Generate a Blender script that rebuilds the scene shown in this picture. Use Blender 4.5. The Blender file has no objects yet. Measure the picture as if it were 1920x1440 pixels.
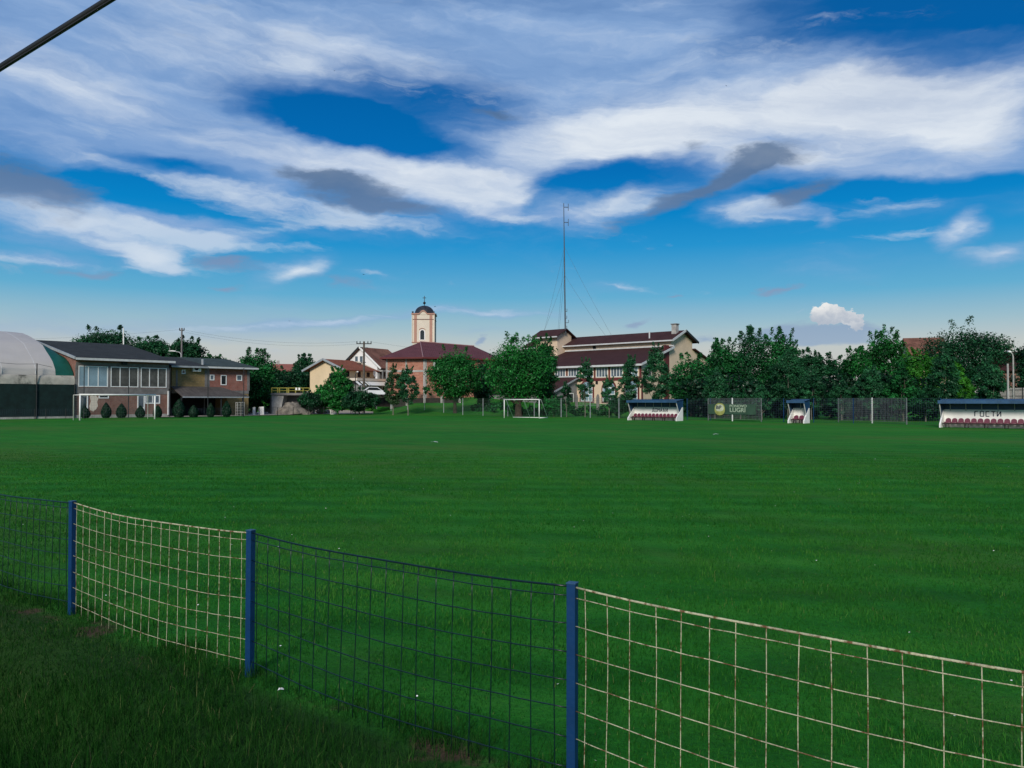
import bpy, math, random
import numpy as np
from mathutils import Vector, Matrix

# ------------------------------------------------------------------ camera, sky, sun
F_PX, CAM_H, HORIZON = 1500.0, 1.95, 750.0
sc = bpy.context.scene
COL = sc.collection
cam_data = bpy.data.cameras.new("camera")
cam_data.sensor_fit = 'HORIZONTAL'
cam_data.sensor_width = 36.0
cam_data.lens = 36.0 * F_PX / 1920.0
cam_data.clip_start = 0.05
cam_data.clip_end = 5000.0
cam = bpy.data.objects.new("camera", cam_data)
COL.objects.link(cam)
PITCH = math.atan(0.02)
cam.location = (0, 0, CAM_H)
cam.rotation_euler = (math.pi / 2 + PITCH, 0, 0)
sc.camera = cam
sc.view_settings.view_transform = 'Standard'
sc.view_settings.look = 'None'
sc.view_settings.exposure = 0.0
sc.view_settings.gamma = 1.0
sc.cycles.max_bounces = 6
sc.cycles.transparent_max_bounces = 8
sc.cycles.use_denoising = True

SUN_AZ, SUN_EL = math.radians(194), math.radians(27)   # compass-like: from +Y, clockwise (behind the camera, left)
sun_data = bpy.data.lights.new("sun", 'SUN')
sun_data.energy = 3.1
sun_data.angle = math.radians(14)
sun_data.color = (1.0, 0.93, 0.82)
sun = bpy.data.objects.new("sun", sun_data)
COL.objects.link(sun)
sdir = Vector((math.sin(SUN_AZ) * math.cos(SUN_EL), math.cos(SUN_AZ) * math.cos(SUN_EL), math.sin(SUN_EL)))
sun.rotation_euler = sdir.to_track_quat('Z', 'Y').to_euler()
sun.location = (0, 0, 60)


def lin(r, g, b):
    f = lambda v: (v / 255 / 12.92) if v <= 10 else ((v / 255 + 0.055) / 1.055) ** 2.4
    return (f(r), f(g), f(b), 1.0)


class NT:
    """small helper for wiring node trees"""
    def __init__(s, tree):
        s.t = tree
        tree.nodes.clear()

    def n(s, kind, **kw):
        nd = s.t.nodes.new(kind)
        for k, v in kw.items():
            if k.startswith('i_'):
                key = k[2:]
                nd.inputs[int(key) if key.isdigit() else key.replace('_', ' ')].default_value = v
            else:
                setattr(nd, k, v)
        return nd

    def l(s, a, b):
        s.t.links.new(a, b)

    def val(s, x, sock):
        if isinstance(x, (int, float)):
            sock.default_value = x
        else:
            s.l(x, sock)

    def m(s, op, a, b=0.0, c=None, clamp=False):
        nd = s.t.nodes.new('ShaderNodeMath')
        nd.operation = op
        nd.use_clamp = clamp
        s.val(a, nd.inputs[0])
        s.val(b, nd.inputs[1])
        if c is not None:
            s.val(c, nd.inputs[2])
        return nd.outputs[0]

    def vm(s, op, a, b):
        nd = s.t.nodes.new('ShaderNodeVectorMath')
        nd.operation = op
        for i, x in enumerate((a, b)):
            if isinstance(x, (tuple, list)):
                nd.inputs[i].default_value = x
            else:
                s.l(x, nd.inputs[i])
        return nd.outputs[0]

    def mix(s, f, a, b):
        nd = s.t.nodes.new('ShaderNodeMix')
        nd.data_type = 'RGBA'
        s.val(f, nd.inputs[0])
        for i, x in ((6, a), (7, b)):
            if isinstance(x, (tuple, list)):
                nd.inputs[i].default_value = x
            else:
                s.l(x, nd.inputs[i])
        return nd.outputs[2]

    def noise(s, vec, scale, detail=4, rough=0.55, out=0, dist=0.0):
        nd = s.t.nodes.new('ShaderNodeTexNoise')
        nd.inputs['Scale'].default_value = scale
        nd.inputs['Detail'].default_value = detail
        nd.inputs['Roughness'].default_value = rough
        nd.inputs['Distortion'].default_value = dist
        if vec is not None:
            s.l(vec, nd.inputs['Vector'])
        return nd.outputs[out]

    def sstep(s, x, lo, hi, a=0.0, b=1.0):
        nd = s.t.nodes.new('ShaderNodeMapRange')
        nd.interpolation_type = 'SMOOTHSTEP'
        s.val(x, nd.inputs[0])
        for i, v in ((1, lo), (2, hi), (3, a), (4, b)):
            nd.inputs[i].default_value = v
        return nd.outputs[0]

    def ramp(s, x, stops):
        nd = s.t.nodes.new('ShaderNodeValToRGB')
        cr = nd.color_ramp
        while len(cr.elements) < len(stops):
            cr.elements.new(0.5)
        for e, (p, c) in zip(cr.elements, stops):
            e.position = p
            e.color = c
        s.val(x, nd.inputs[0])
        return nd.outputs[0]


def sky_angle(px, py):
    """direction seen at a picture point -> (azimuth, elevation) * 1500"""
    v = Matrix.Rotation(PITCH, 3, 'X') @ Vector(((px - 960) / F_PX, 1.0, (720 - py) / F_PX))
    v.normalize()
    return math.atan2(v.x, v.y) * 1500, math.asin(v.z) * 1500


world = bpy.data.worlds.new("World")
sc.world = world
world.use_nodes = True
W = NT(world.node_tree)
tc = W.n('ShaderNodeTexCoord')
sep = W.n('ShaderNodeSeparateXYZ')
W.l(tc.outputs['Generated'], sep.inputs[0])
dx, dy, dz = sep.outputs
az = W.m('MULTIPLY', W.m('ARCTAN2', dx, dy), 1500)
el = W.m('MULTIPLY', W.m('ARCSINE', dz), 1500)
cmb = W.n('ShaderNodeCombineXYZ')
W.l(az, cmb.inputs[0])
W.l(el, cmb.inputs[1])
P0 = cmb.outputs[0]


def stretched(vec, sx, sy, off):
    return W.vm('ADD', W.vm('MULTIPLY', vec, (1 / sx, 1 / sy, 0)), (off, off * 0.7, off * 1.3))


w1 = W.vm('MULTIPLY', W.vm('SUBTRACT', W.noise(stretched(P0, 300, 120, 3.1), 1, 4, 0.55, 1), (.5, .5, .5)), (190, 70, 0))
w2 = W.vm('MULTIPLY', W.vm('SUBTRACT', W.noise(stretched(P0, 70, 30, 7.7), 1, 5, 0.6, 1), (.5, .5, .5)), (60, 26, 0))
PW = W.vm('ADD', W.vm('ADD', P0, w1), w2)
n_big = W.m('SUBTRACT', W.noise(stretched(PW, 330, 75, 11.0), 1, 7, 0.55), 0.5)
n_fine = W.m('SUBTRACT', W.noise(stretched(PW, 110, 30, 21.0), 1, 7, 0.65), 0.5)
mp_s = W.n('ShaderNodeMapping', vector_type='TEXTURE')
mp_s.inputs['Rotation'].default_value = (0, 0, math.radians(-9))
mp_s.inputs['Scale'].default_value = (420, 42, 1)
W.l(PW, mp_s.inputs[0])
n_str = W.m('SUBTRACT', W.noise(mp_s.outputs[0], 1.0, 8, 0.62), 0.5)
w3 = W.vm('MULTIPLY', W.vm('SUBTRACT', W.noise(stretched(P0, 15, 13, 5.2), 1, 6, 0.62, 1), (.5, .5, .5)), (34, 34, 0))
PC = W.vm('ADD', P0, w3)


def blobs(items, vec, start=0.0):
    acc = start
    for (cx, cy, rx, ry, rot, wgt) in items:
        u, v = sky_angle(cx, cy)
        ux, _ = sky_angle(cx + 10, cy)
        _, vy = sky_angle(cx, cy - 10)
        mp = W.n('ShaderNodeMapping', vector_type='TEXTURE')
        mp.inputs['Location'].default_value = (u, v, 0)
        mp.inputs['Rotation'].default_value = (0, 0, math.radians(rot))
        mp.inputs['Scale'].default_value = (rx * (ux - u) / 10, ry * (vy - v) / 10, 1)
        W.l(vec, mp.inputs['Vector'])
        g = W.n('ShaderNodeTexGradient', gradient_type='SPHERICAL')
        W.l(mp.outputs[0], g.inputs[0])
        acc = W.m('MULTIPLY_ADD', g.outputs['Fac'], wgt, acc)
    return acc


veil = [
    (240, 110, 1000, 250, -4, 2.1), (760, 60, 760, 180, 0, 1.8), (1180, 90, 520, 170, 8, 1.2), (180, 270, 600, 100, -6, 1.2),
    (560, 300, 580, 72, -9, 1.6), (850, 352, 270, 64, -7, 1.5), (330, 272, 260, 45, -4, .6),
    (1180, 255, 540, 130, 3, 1.8), (1480, 235, 480, 140, 5, 1.6), (1750, 225, 440, 165, -4, 1.7), (1780, 300, 380, 50, -2, 1.2), (1000, 300, 270, 64, 8, 1.1),
    (1450, 140, 500, 60, 12, .5),
    (160, 418, 350, 50, -5, 1.5), (350, 425, 190, 30, -10, 1.1), (60, 452, 260, 22, -2, .7), (420, 452, 200, 18, 6, .5), (430, 368, 165, 54, -6, 1.5), (640, 402, 240, 38, -5, 1.1), (560, 436, 240, 30, -3, .5),
    (265, 480, 140, 36, -13, 1.5), (100, 487, 200, 18, -2, 1.1), (545, 508, 90, 36, 14, 1.8), (460, 470, 140, 22, 4, .5), (330, 500, 160, 26, -6, .5),
    (1140, 388, 150, 62, 10, 1.8), (990, 412, 150, 20, -3, .8), (930, 385, 80, 30, -4, .8), (1400, 400, 140, 38, -4, 1.6), (1545, 423, 36, 22, -50, 1.1), (1495, 408, 60, 20, 0, .8),
    (1785, 434, 62, 42, 10, 1.5), (1880, 470, 130, 28, 8, 1.3), (1700, 390, 330, 60, 2, .32), (1160, 537, 85, 13, -6, .7), (1580, 500, 300, 40, 0, .2),
    (650, 602, 280, 17, 6, 1.1), (200, 612, 640, 36, 2, .95), (930, 590, 190, 13, -4, .95), (900, 625, 180, 14, 0, .6), (480, 640, 500, 20, 3, .5), (700, 512, 90, 10, -6, .6), (715, 538, 80, 10, -4, .4),
    (660, 240, 330, 62, -14, -2.3), (750, 175, 330, 110, -4, -1.5), (900, 200, 170, 70, 0, -.7), (320, 312, 210, 24, -6, -1.5), (290, 368, 210, 40, -4, -2.0),
    (1150, 345, 230, 52, 9, -1.9), (1690, 352, 360, 34, -3, -1.2), (1650, 30, 520, 110, 0, -.25), (170, 218, 200, 34, 0, -.6), (520, 410, 160, 18, 0, -.4),
]
shine = [
    (1380, 240, 640, 125, 3, .75), (760, 330, 420, 80, -8, .55),
    (1700, 190, 300, 95, -4, 1.3), (1840, 230, 170, 60, 0, .8), (1560, 185, 160, 60, 10, .7), (1180, 260, 420, 80, 4, .7), (880, 360, 220, 50, -5, .9), (560, 310, 420, 50, -9, .45),
    (1150, 380, 110, 40, 10, 1.0), (1400, 396, 120, 30, 0, .9), (548, 508, 80, 30, 14, 1.2), (265, 478, 110, 28, -13, 1.0), (420, 365, 120, 40, 0, .6), (160, 410, 240, 36, -5, .4),
    (1785, 432, 50, 36, 0, .8), (1870, 470, 110, 22, 8, .5), (560, 110, 460, 120, 0, .55), (140, 160, 330, 60, -8, .55), (1480, 295, 200, 30, 0, .7),
]
grey = [
    (30, 345, 250, 62, -8, 1.35), (640, 346, 175, 27, -6, 1.5), (690, 382, 185, 24, -6, 1.2), (1290, 368, 190, 34, 22, 1.4), (1430, 305, 130, 40, 14, 1.2), (1490, 373, 90, 28, 17, 1.5),
    (1285, 285, 45, 22, 0, .7), (160, 507, 120, 16, 0, .9), (440, 495, 110, 24, 0, 1.0), (445, 540, 52, 9, 0, .9), (930, 214, 55, 14, -8, .8), (640, 527, 110, 13, -6, .6),
    (1450, 548, 100, 11, 6, .9), (1250, 557, 34, 6, 0, .7), (897, 640, 24, 12, 20, 1.4), (1185, 608, 44, 9, 4, 1.0), (1520, 626, 165, 30, -3, 2.0), (1330, 640, 70, 16, 4, .8), (1660, 645, 130, 18, 0, .6),
]
cumulus = [(1541, 590, 30, 26, 0, 1.2), (1562, 588, 26, 24, 0, 1.1), (1590, 596, 36, 24, -14, 1.2), (1610, 603, 22, 18, 0, .9)]

wisps = [
    (170, 418, 360, 44, -7, 1.5), (330, 440, 200, 20, -12, 1.3), (60, 487, 230, 14, -1, 1.4), (265, 480, 130, 32, -13, 1.7), (470, 440, 190, 26, 10, 1.0), (620, 422, 230, 20, -4, 1.2),
    (430, 365, 165, 48, -6, 1.5), (650, 402, 220, 26, -6, 1.4), (1185, 395, 130, 34, 8, 1.4), (520, 470, 180, 18, 6, 1.1), (1600, 395, 280, 26, 4, .8), (1690, 445, 190, 18, 4, .8), (1560, 500, 240, 14, 2, .6),
    (640, 600, 250, 12, 7, .9), (470, 614, 440, 14, 4, .8), (930, 590, 180, 10, -3, .9), (330, 500, 220, 20, -3, 1.0), (1160, 537, 80, 10, -6, 1.1), (700, 512, 80, 8, -5, 1.0), (1400, 402, 120, 26, -4, 1.4), (250, 330, 200, 26, -8, .9),
    (700, 150, 380, 50, -8, .6), (1500, 70, 420, 50, 8, .55), (120, 230, 260, 34, -4, .6), (985, 412, 120, 14, -3, 1.2),
]
over = W.sstep(dz, 0.42, 0.75, 0.0, 0.55)  # unseen overcast overhead, added to keep the skylight neutral
behind = W.sstep(dy, 0.45, -0.25, 0.0, 0.45)  # unseen brighter cloud behind the camera, added to light what faces it
f_veil = blobs(veil, PW, W.m('ADD', over, behind))
f_veil = W.m('MULTIPLY_ADD', n_big, 1.7, W.m('MULTIPLY_ADD', n_fine, 0.45, f_veil))
a_veil = W.sstep(f_veil, -0.05, 1.85)
a_veil = W.m('MULTIPLY', a_veil, W.sstep(W.m('MULTIPLY_ADD', n_str, 1.0, W.m('MULTIPLY_ADD', n_big, .9, .5)), -.1, .75, .55, 1.0))
f_wisp = blobs(wisps, PW, W.m('MULTIPLY_ADD', n_str, 2.6, W.m('MULTIPLY_ADD', n_fine, 1.9, -.28)))
a_wisp = W.m('MULTIPLY', W.sstep(f_wisp, 0.05, 1.45), .72)
f_shine = blobs(shine, PW, W.m('MULTIPLY_ADD', n_str, 0.8, W.m('MULTIPLY_ADD', n_fine, 0.6, W.m('MULTIPLY', n_big, 1.1))))
f_shine = W.m('ADD', f_shine, W.m('MULTIPLY', behind, 1.6))
a_shine = W.sstep(f_shine, -0.1, 1.15)
f_grey = blobs(grey, PW, W.m('MULTIPLY_ADD', n_str, .8, W.m('MULTIPLY', n_fine, 1.5)))
a_grey = W.m('MULTIPLY', W.sstep(f_grey, 0.15, 0.95), 0.86)
f_cum = blobs(cumulus, PC, 0.0)
a_cum = W.sstep(f_cum, 0.28, 0.42)

stops = [(0, (190, 186, 182)), (50, (200, 194, 190)), (95, (193, 198, 196)), (135, (158, 189, 202)), (190, (98, 172, 208)),
         (280, (34, 146, 206)), (340, (0, 129, 198)), (420, (0, 108, 182)), (540, (0, 96, 168)), (800, (16, 84, 150))]
clear_ramp = W.ramp(W.m('DIVIDE', el, 800.0), [(p / 800.0, lin(*c)) for p, c in stops])
sky = W.n('ShaderNodeTexSky', sky_type='NISHITA', sun_disc=False)
sky.sun_elevation = SUN_EL
sky.sun_rotation = SUN_AZ
sky.altitude = 100
nish = W.vm('MULTIPLY', sky.outputs[0], (0.07, 0.09, 0.1))
hsv = W.n('ShaderNodeHueSaturation')
hsv.inputs['Saturation'].default_value = 1.35
W.l(nish, hsv.inputs['Color'])
base = W.mix(0.95, hsv.outputs[0], clear_ramp)
cloud_col = W.mix(a_shine, lin(134, 168, 213), lin(224, 232, 241))
c1 = W.mix(a_wisp, W.mix(a_veil, base, cloud_col), lin(202, 217, 233))
grey_col = W.ramp(W.m('DIVIDE', el, 800.0), [(0.10, lin(150, 173, 198)), (0.3, lin(124, 146, 182)), (0.5, lin(84, 112, 148))])
c2 = W.mix(a_grey, c1, grey_col)
cum_sh = W.m('MULTIPLY_ADD', W.noise(stretched(PC, 26, 20, 2.0), 1, 4, 0.5), 0.9, W.m('MULTIPLY', W.m('SUBTRACT', el, 150), 0.014))
cum_col = W.mix(W.sstep(cum_sh, 0.1, 0.8), lin(176, 186, 200), lin(238, 238, 236))
c3 = W.mix(a_cum, c2, cum_col)
# below the horizon: dull ground tone
below = W.sstep(dz, -0.02, 0.0)
c4 = W.mix(below, lin(70, 90, 60), c3)
bright = W.vm('MULTIPLY', c4, (10, 10, 10))
bg = W.n('ShaderNodeBackground')
bg.inputs['Strength'].default_value = 0.1
W.l(bright, bg.inputs['Color'])
wout = W.n('ShaderNodeOutputWorld')
W.l(bg.outputs[0], wout.inputs[0])
world.cycles.sampling_method = 'MANUAL'
world.cycles.sample_map_resolution = 512

# ------------------------------------------------------------------ helpers
rng = np.random.default_rng(7)
random.seed(7)


def ground_z(x, y):
    """height of the ground: flat pitch, a ditch in front of the near fence, a bank rising to the village behind"""
    z = 0.0
    if y < 16:
        d = fence_dist(x, y)                     # metres from the near fence, towards the camera
        s = (x + 1.85) * 0.797 + (y - 5.68) * -0.604
        depth = 0.34 * math.exp(-min(50, ((d - 1.35) / 0.42) ** 2)) / (1.0 + math.exp(max(-30, min(30, (s - 0.2) / 0.5))))
        bumps = 0.02 * math.sin(x * 2.1 + 1) * math.sin(y * 1.7) * (1.0 if d > 0.3 else 0.2)
        z -= depth
        z += bumps * min(1.0, max(0.0, 16 - y))
    if y > 100:
        r = x / y
        m = min(1.0, max(0.0, (r + 0.165) / 0.045))
        a = np.interp(y, [102, 112, 120, 134, 170, 400], [0, 0.8, 1.4, 3.0, 3.2, 3.2])
        b = np.interp(y, [122, 136, 400], [0, 2.6, 3.2]) if r > -0.34 else np.interp(y, [150, 400], [0, 3.2])
        z += a * m + b * (1 - m)
    return float(z)


def fence_dist(x, y):
    return (x + 1.85) * -0.604 + (y - 5.68) * -0.797


def W3(px, py, d):
    """world point at depth d (along +Y) behind a picture point"""
    v = Matrix.Rotation(PITCH, 3, 'X') @ Vector(((px - 960) / F_PX, 1.0, (720 - py) / F_PX))
    v *= d / v.y
    return Vector((v.x, v.y, v.z + CAM_H))


class WallFrame:
    """vertical wall through A running along unit u: picture column -> metres along it, picture row -> height"""
    def __init__(s, ax, ay, ux, uy):
        n = math.hypot(ux, uy)
        s.ax, s.ay, s.ux, s.uy = ax, ay, ux / n, uy / n
        s.rot = math.atan2(s.uy, s.ux)

    def t(s, px):
        r = (px - 960) / F_PX
        return (r * s.ay - s.ax) / (s.ux - r * s.uy)

    def z(s, px, py):
        return CAM_H + (s.ay + s.uy * s.t(px)) * (HORIZON - py) / F_PX


def tag(o, label=None, cat=None, group=None, kind=None):
    if label: o["label"] = label
    if cat: o["category"] = cat
    if group: o["group"] = group
    if kind: o["kind"] = kind
    return o


def thing(name, label, cat, loc=(0, 0, 0), rotz=0.0, group=None):
    o = bpy.data.objects.new(name, None)
    o.empty_display_size = 0.2
    COL.objects.link(o)
    o.location = loc
    o.rotation_euler = (0, 0, rotz)
    return tag(o, label, cat, group)


def copy_tree(o, parent=None):
    c = o.copy()
    COL.objects.link(c)
    if parent is not None:
        c.parent = parent
    for ch in list(o.children):
        copy_tree(ch, c)
    return c


class MB:
    def __init__(s):
        s.v, s.f = [], []

    def add(s, vs, fs):
        k = len(s.v)
        s.v += [tuple(v) for v in vs]
        s.f += [tuple(i + k for i in f) for f in fs]
        return s

    def box(s, x0, x1, y0, y1, z0, z1):
        vs = [(x, y, z) for z in (z0, z1) for y in (y0, y1) for x in (x0, x1)]
        return s.add(vs, [(0, 2, 3, 1), (4, 5, 7, 6), (0, 1, 5, 4), (2, 6, 7, 3), (0, 4, 6, 2), (1, 3, 7, 5)])

    def bar(s, p, q, w, h=None, up=(0, 0, 1)):
        p, q = Vector(p), Vector(q)
        h = w if h is None else h
        d = (q - p).normalized()
        a = d.cross(Vector(up))
        if a.length < 1e-4:
            a = d.cross(Vector((0, 1, 0)))
        a.normalize()
        b = a.cross(d).normalized()
        vs = [c + a * (i * w / 2) + b * (j * h / 2) for c in (p, q) for (i, j) in ((-1, -1), (1, -1), (1, 1), (-1, 1))]
        return s.add(vs, [(3, 2, 1, 0), (4, 5, 6, 7), (0, 1, 5, 4), (1, 2, 6, 5), (2, 3, 7, 6), (3, 0, 4, 7)])

    def tube(s, pts, r, n=8, cap=True):
        pts = [Vector(p) for p in pts]
        rs = r if isinstance(r, (list, tuple)) else [r] * len(pts)
        k = len(s.v)
        prev = None
        for i, p in enumerate(pts):
            d = (pts[min(i + 1, len(pts) - 1)] - pts[max(i - 1, 0)]).normalized()
            if prev is None:
                a = d.cross(Vector((0, 0, 1)))
                if a.length < 1e-3:
                    a = d.cross(Vector((0, 1, 0)))
            else:
                a = prev - d * prev.dot(d)
            a.normalize()
            prev = a
            b = d.cross(a)
            for j in range(n):
                t = 2 * math.pi * j / n
                s.v.append(tuple(p + (a * math.cos(t) + b * math.sin(t)) * rs[i]))
        for i in range(len(pts) - 1):
            for j in range(n):
                s.f.append((k + i * n + j, k + i * n + (j + 1) % n, k + (i + 1) * n + (j + 1) % n, k + (i + 1) * n + j))
        if cap:
            s.f.append(tuple(k + j for j in range(n))[::-1])
            s.f.append(tuple(k + (len(pts) - 1) * n + j for j in range(n)))
        return s

    def prism(s, poly, vec):
        """polygon (3D points) pushed along vec"""
        n = len(poly)
        vec = Vector(vec)
        vs = [Vector(p) for p in poly] + [Vector(p) + vec for p in poly]
        fs = [tuple(range(n))[::-1], tuple(range(n, 2 * n))]
        fs += [(i, (i + 1) % n, n + (i + 1) % n, n + i) for i in range(n)]
        return s.add(vs, fs)

    def slab(s, quad, th):
        q = [Vector(p) for p in quad]
        nrm = (q[1] - q[0]).cross(q[2] - q[0]).normalized()
        return s.prism(q, nrm * -th)

    def lathe(s, prof, n=20, c=(0, 0, 0)):
        k = len(s.v)
        for (r, z) in prof:
            for j in range(n):
                t = 2 * math.pi * j / n
                s.v.append((c[0] + r * math.cos(t), c[1] + r * math.sin(t), c[2] + z))
        for i in range(len(prof) - 1):
            for j in range(n):
                s.f.append((k + i * n + j, k + i * n + (j + 1) % n, k + (i + 1) * n + (j + 1) % n, k + (i + 1) * n + j))
        s.f.append(tuple(k + j for j in range(n))[::-1])
        s.f.append(tuple(k + (len(prof) - 1) * n + j for j in range(n)))
        return s

    def mesh(s, name, mat, smooth=False):
        me = bpy.data.meshes.new(name)
        me.from_pydata(s.v, [], s.f)
        if mat: me.materials.append(mat)
        if smooth:
            me.polygons.foreach_set('use_smooth', [True] * len(me.polygons))
        me.update()
        return me

    def build(s, name, mat, parent=None, smooth=False):
        o = bpy.data.objects.new(name, s.mesh(name, mat, smooth))
        COL.objects.link(o)
        if parent is not None: o.parent = parent
        return o


def text_obj(name, body, size, mat, parent, loc, extrude=0.01, align='LEFT', sx=1.0, bold=0.0):
    cu = bpy.data.curves.new(name, 'FONT')
    cu.body = body
    cu.size = size
    cu.extrude = extrude
    cu.offset = bold
    cu.align_x = align
    cu.align_y = 'BOTTOM'
    tmp = bpy.data.objects.new(name + "_curve", cu)
    me = bpy.data.meshes.new_from_object(tmp)
    bpy.data.objects.remove(tmp)
    bpy.data.curves.remove(cu)
    me.materials.clear()
    me.materials.append(mat)
    o = bpy.data.objects.new(name, me)
    COL.objects.link(o)
    o.parent = parent
    o.location = loc
    o.rotation_euler = (math.pi / 2, 0, 0)
    o.scale = (sx, 1, 1)
    return o


def strokes(mb, segs, x, z, w, h, y, th):
    """block letter from 0..1 line segments, lying on the plane y"""
    for (a, b, c, d) in segs:
        mb.bar((x + a * w, y, z + b * h), (x + c * w, y, z + d * h), th, 0.012, up=(0, 1, 0))


CYR = {
    'Д': [(.18, .15, .3, 1), (.3, 1, .78, 1), (.78, 1, .78, .15), (0, .15, 1, .15), (0, .15, 0, -.08), (1, .15, 1, -.08)],
    'О': [(.08, 0, .08, 1), (.08, 1, .92, 1), (.92, 1, .92, 0), (.92, 0, .08, 0)],
    'М': [(.05, 0, .05, 1), (.05, 1, .5, .55), (.5, .55, .95, 1), (.95, 1, .95, 0)],
    'А': [(.02, 0, .45, 1), (.45, 1, .95, 0), (.2, .33, .75, .33)],
    'Ћ': [(.25, 0, .25, 1), (0, .85, .6, .85), (.25, .5, .75, .6), (.75, .6, .85, 0)],
    'И': [(.08, 1, .08, 0), (.08, 0, .9, 1), (.9, 1, .9, 0)],
    'Г': [(.1, 0, .1, 1), (.1, 1, .9, 1)],
    'С': [(.9, 1, .1, 1), (.1, 1, .1, 0), (.1, 0, .9, 0)],
    'Т': [(.5, 0, .5, 1), (0, 1, 1, 1)],
}


# ------------------------------------------------------------------ materials
MATS = {}


def mat(name, col, rough=0.8, vary=0.12, scale=1.5, metal=0.0, bump=0.0, bscale=20.0, spec=0.3, col2=None, thr=None, emit=None):
    m = bpy.data.materials.new(name)
    m.use_nodes = True
    T = NT(m.node_tree)
    g = T.n('ShaderNodeTexCoord').outputs['Object']
    b = T.n('ShaderNodeBsdfPrincipled')
    b.inputs['Roughness'].default_value = rough
    b.inputs['Metallic'].default_value = metal
    b.inputs['Specular IOR Level'].default_value = spec
    a = tuple(c * (1 - vary) for c in col[:3]) + (1,)
    z = tuple(min(1, c * (1 + vary)) for c in col[:3]) + (1,)
    n1 = T.noise(g, scale, 6, 0.65)
    c = T.mix(T.sstep(n1, 0.3, 0.7), a, z)
    if col2 is not None:
        n2 = T.noise(g, (thr or (4, .5, .6))[0], 5, 0.6)
        c = T.mix(T.sstep(n2, thr[1], thr[2]), c, col2)
    T.l(c, b.inputs['Base Color'])
    if bump:
        bp = T.n('ShaderNodeBump')
        bp.inputs['Strength'].default_value = bump
        bp.inputs['Distance'].default_value = 0.02
        T.l(T.noise(g, bscale, 4), bp.inputs['Height'])
        T.l(bp.outputs[0], b.inputs['Normal'])
    o = T.n('ShaderNodeOutputMaterial')
    T.l(b.outputs[0], o.inputs[0])
    MATS[name] = m
    return m


def brick_mat(name, c1, c2, mortar, bw=0.26, bh=0.085, msize=0.012, stain=None):
    m = bpy.data.materials.new(name)
    m.use_nodes = True
    T = NT(m.node_tree)
    g = T.n('ShaderNodeTexCoord').outputs['Object']
    s = T.n('ShaderNodeSeparateXYZ')
    T.l(g, s.inputs[0])
    cb = T.n('ShaderNodeCombineXYZ')
    T.l(T.m('ADD', s.outputs[0], s.outputs[1]), cb.inputs[0])
    T.l(s.outputs[2], cb.inputs[1])
    br = T.n('ShaderNodeTexBrick')
    br.inputs['Color1'].default_value = c1
    br.inputs['Color2'].default_value = c2
    br.inputs['Mortar'].default_value = mortar
    br.inputs['Scale'].default_value = 1.0
    br.inputs['Mortar Size'].default_value = msize
    br.inputs['Brick Width'].default_value = bw
    br.inputs['Row Height'].default_value = bh
    T.l(cb.outputs[0], br.inputs['Vector'])
    n = T.noise(g, 0.9, 6, 0.65)
    c = T.mix(T.sstep(n, 0.35, 0.75, 0.0, 0.55), br.outputs['Color'], stain or tuple(v * 0.55 for v in c1[:3]) + (1,))
    n2 = T.noise(g, 3.5, 6, 0.7)
    c = T.mix(T.sstep(n2, 0.5, 0.8, 0.0, 0.5), c, tuple(min(1, v * 1.6) for v in c2[:3]) + (1,))
    b = T.n('ShaderNodeBsdfPrincipled')
    b.inputs['Roughness'].default_value = 0.9
    b.inputs['Specular IOR Level'].default_value = 0.2
    T.l(c, b.inputs['Base Color'])
    bp = T.n('ShaderNodeBump')
    bp.inputs['Strength'].default_value = 0.5
    bp.inputs['Distance'].default_value = 0.01
    T.l(br.outputs['Fac'], bp.inputs['Height'])
    bp.invert = True
    T.l(bp.outputs[0], b.inputs['Normal'])
    o = T.n('ShaderNodeOutputMaterial')
    T.l(b.outputs[0], o.inputs[0])
    MATS[name] = m
    return m


def roof_mat(name, col, pitch=0.35, vary=0.3):
    """tiled or ribbed sheet roof: rows across the slope, patchy weathering"""
    m = bpy.data.materials.new(name)
    m.use_nodes = True
    T = NT(m.node_tree)
    g = T.n('ShaderNodeTexCoord').outputs['Object']
    wv = T.n('ShaderNodeTexWave', wave_type='BANDS', bands_direction='X')
    wv.inputs['Scale'].default_value = 1.0 / pitch / 3.2
    wv.inputs['Distortion'].default_value = 0.4
    T.l(g, wv.inputs['Vector'])
    n1 = T.noise(g, 0.7, 6, 0.7)
    n2 = T.noise(g, 6.0, 4, 0.7)
    f = T.m('MULTIPLY_ADD', n2, 0.4, T.m('MULTIPLY', n1, 0.7))
    a = tuple(c * (1 - vary) for c in col[:3]) + (1,)
    z = tuple(min(1, c * (1 + vary)) for c in col[:3]) + (1,)
    c = T.mix(T.sstep(f, 0.3, 0.8), a, z)
    b = T.n('ShaderNodeBsdfPrincipled')
    b.inputs['Roughness'].default_value = 0.85
    b.inputs['Specular IOR Level'].default_value = 0.12
    T.l(c, b.inputs['Base Color'])
    bp = T.n('ShaderNodeBump')
    bp.inputs['Strength'].default_value = 0.6
    bp.inputs['Distance'].default_value = 0.04
    T.l(wv.outputs['Fac'], bp.inputs['Height'])
    T.l(bp.outputs[0], b.inputs['Normal'])
    o = T.n('ShaderNodeOutputMaterial')
    T.l(b.outputs[0], o.inputs[0])
    MATS[name] = m
    return m


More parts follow.
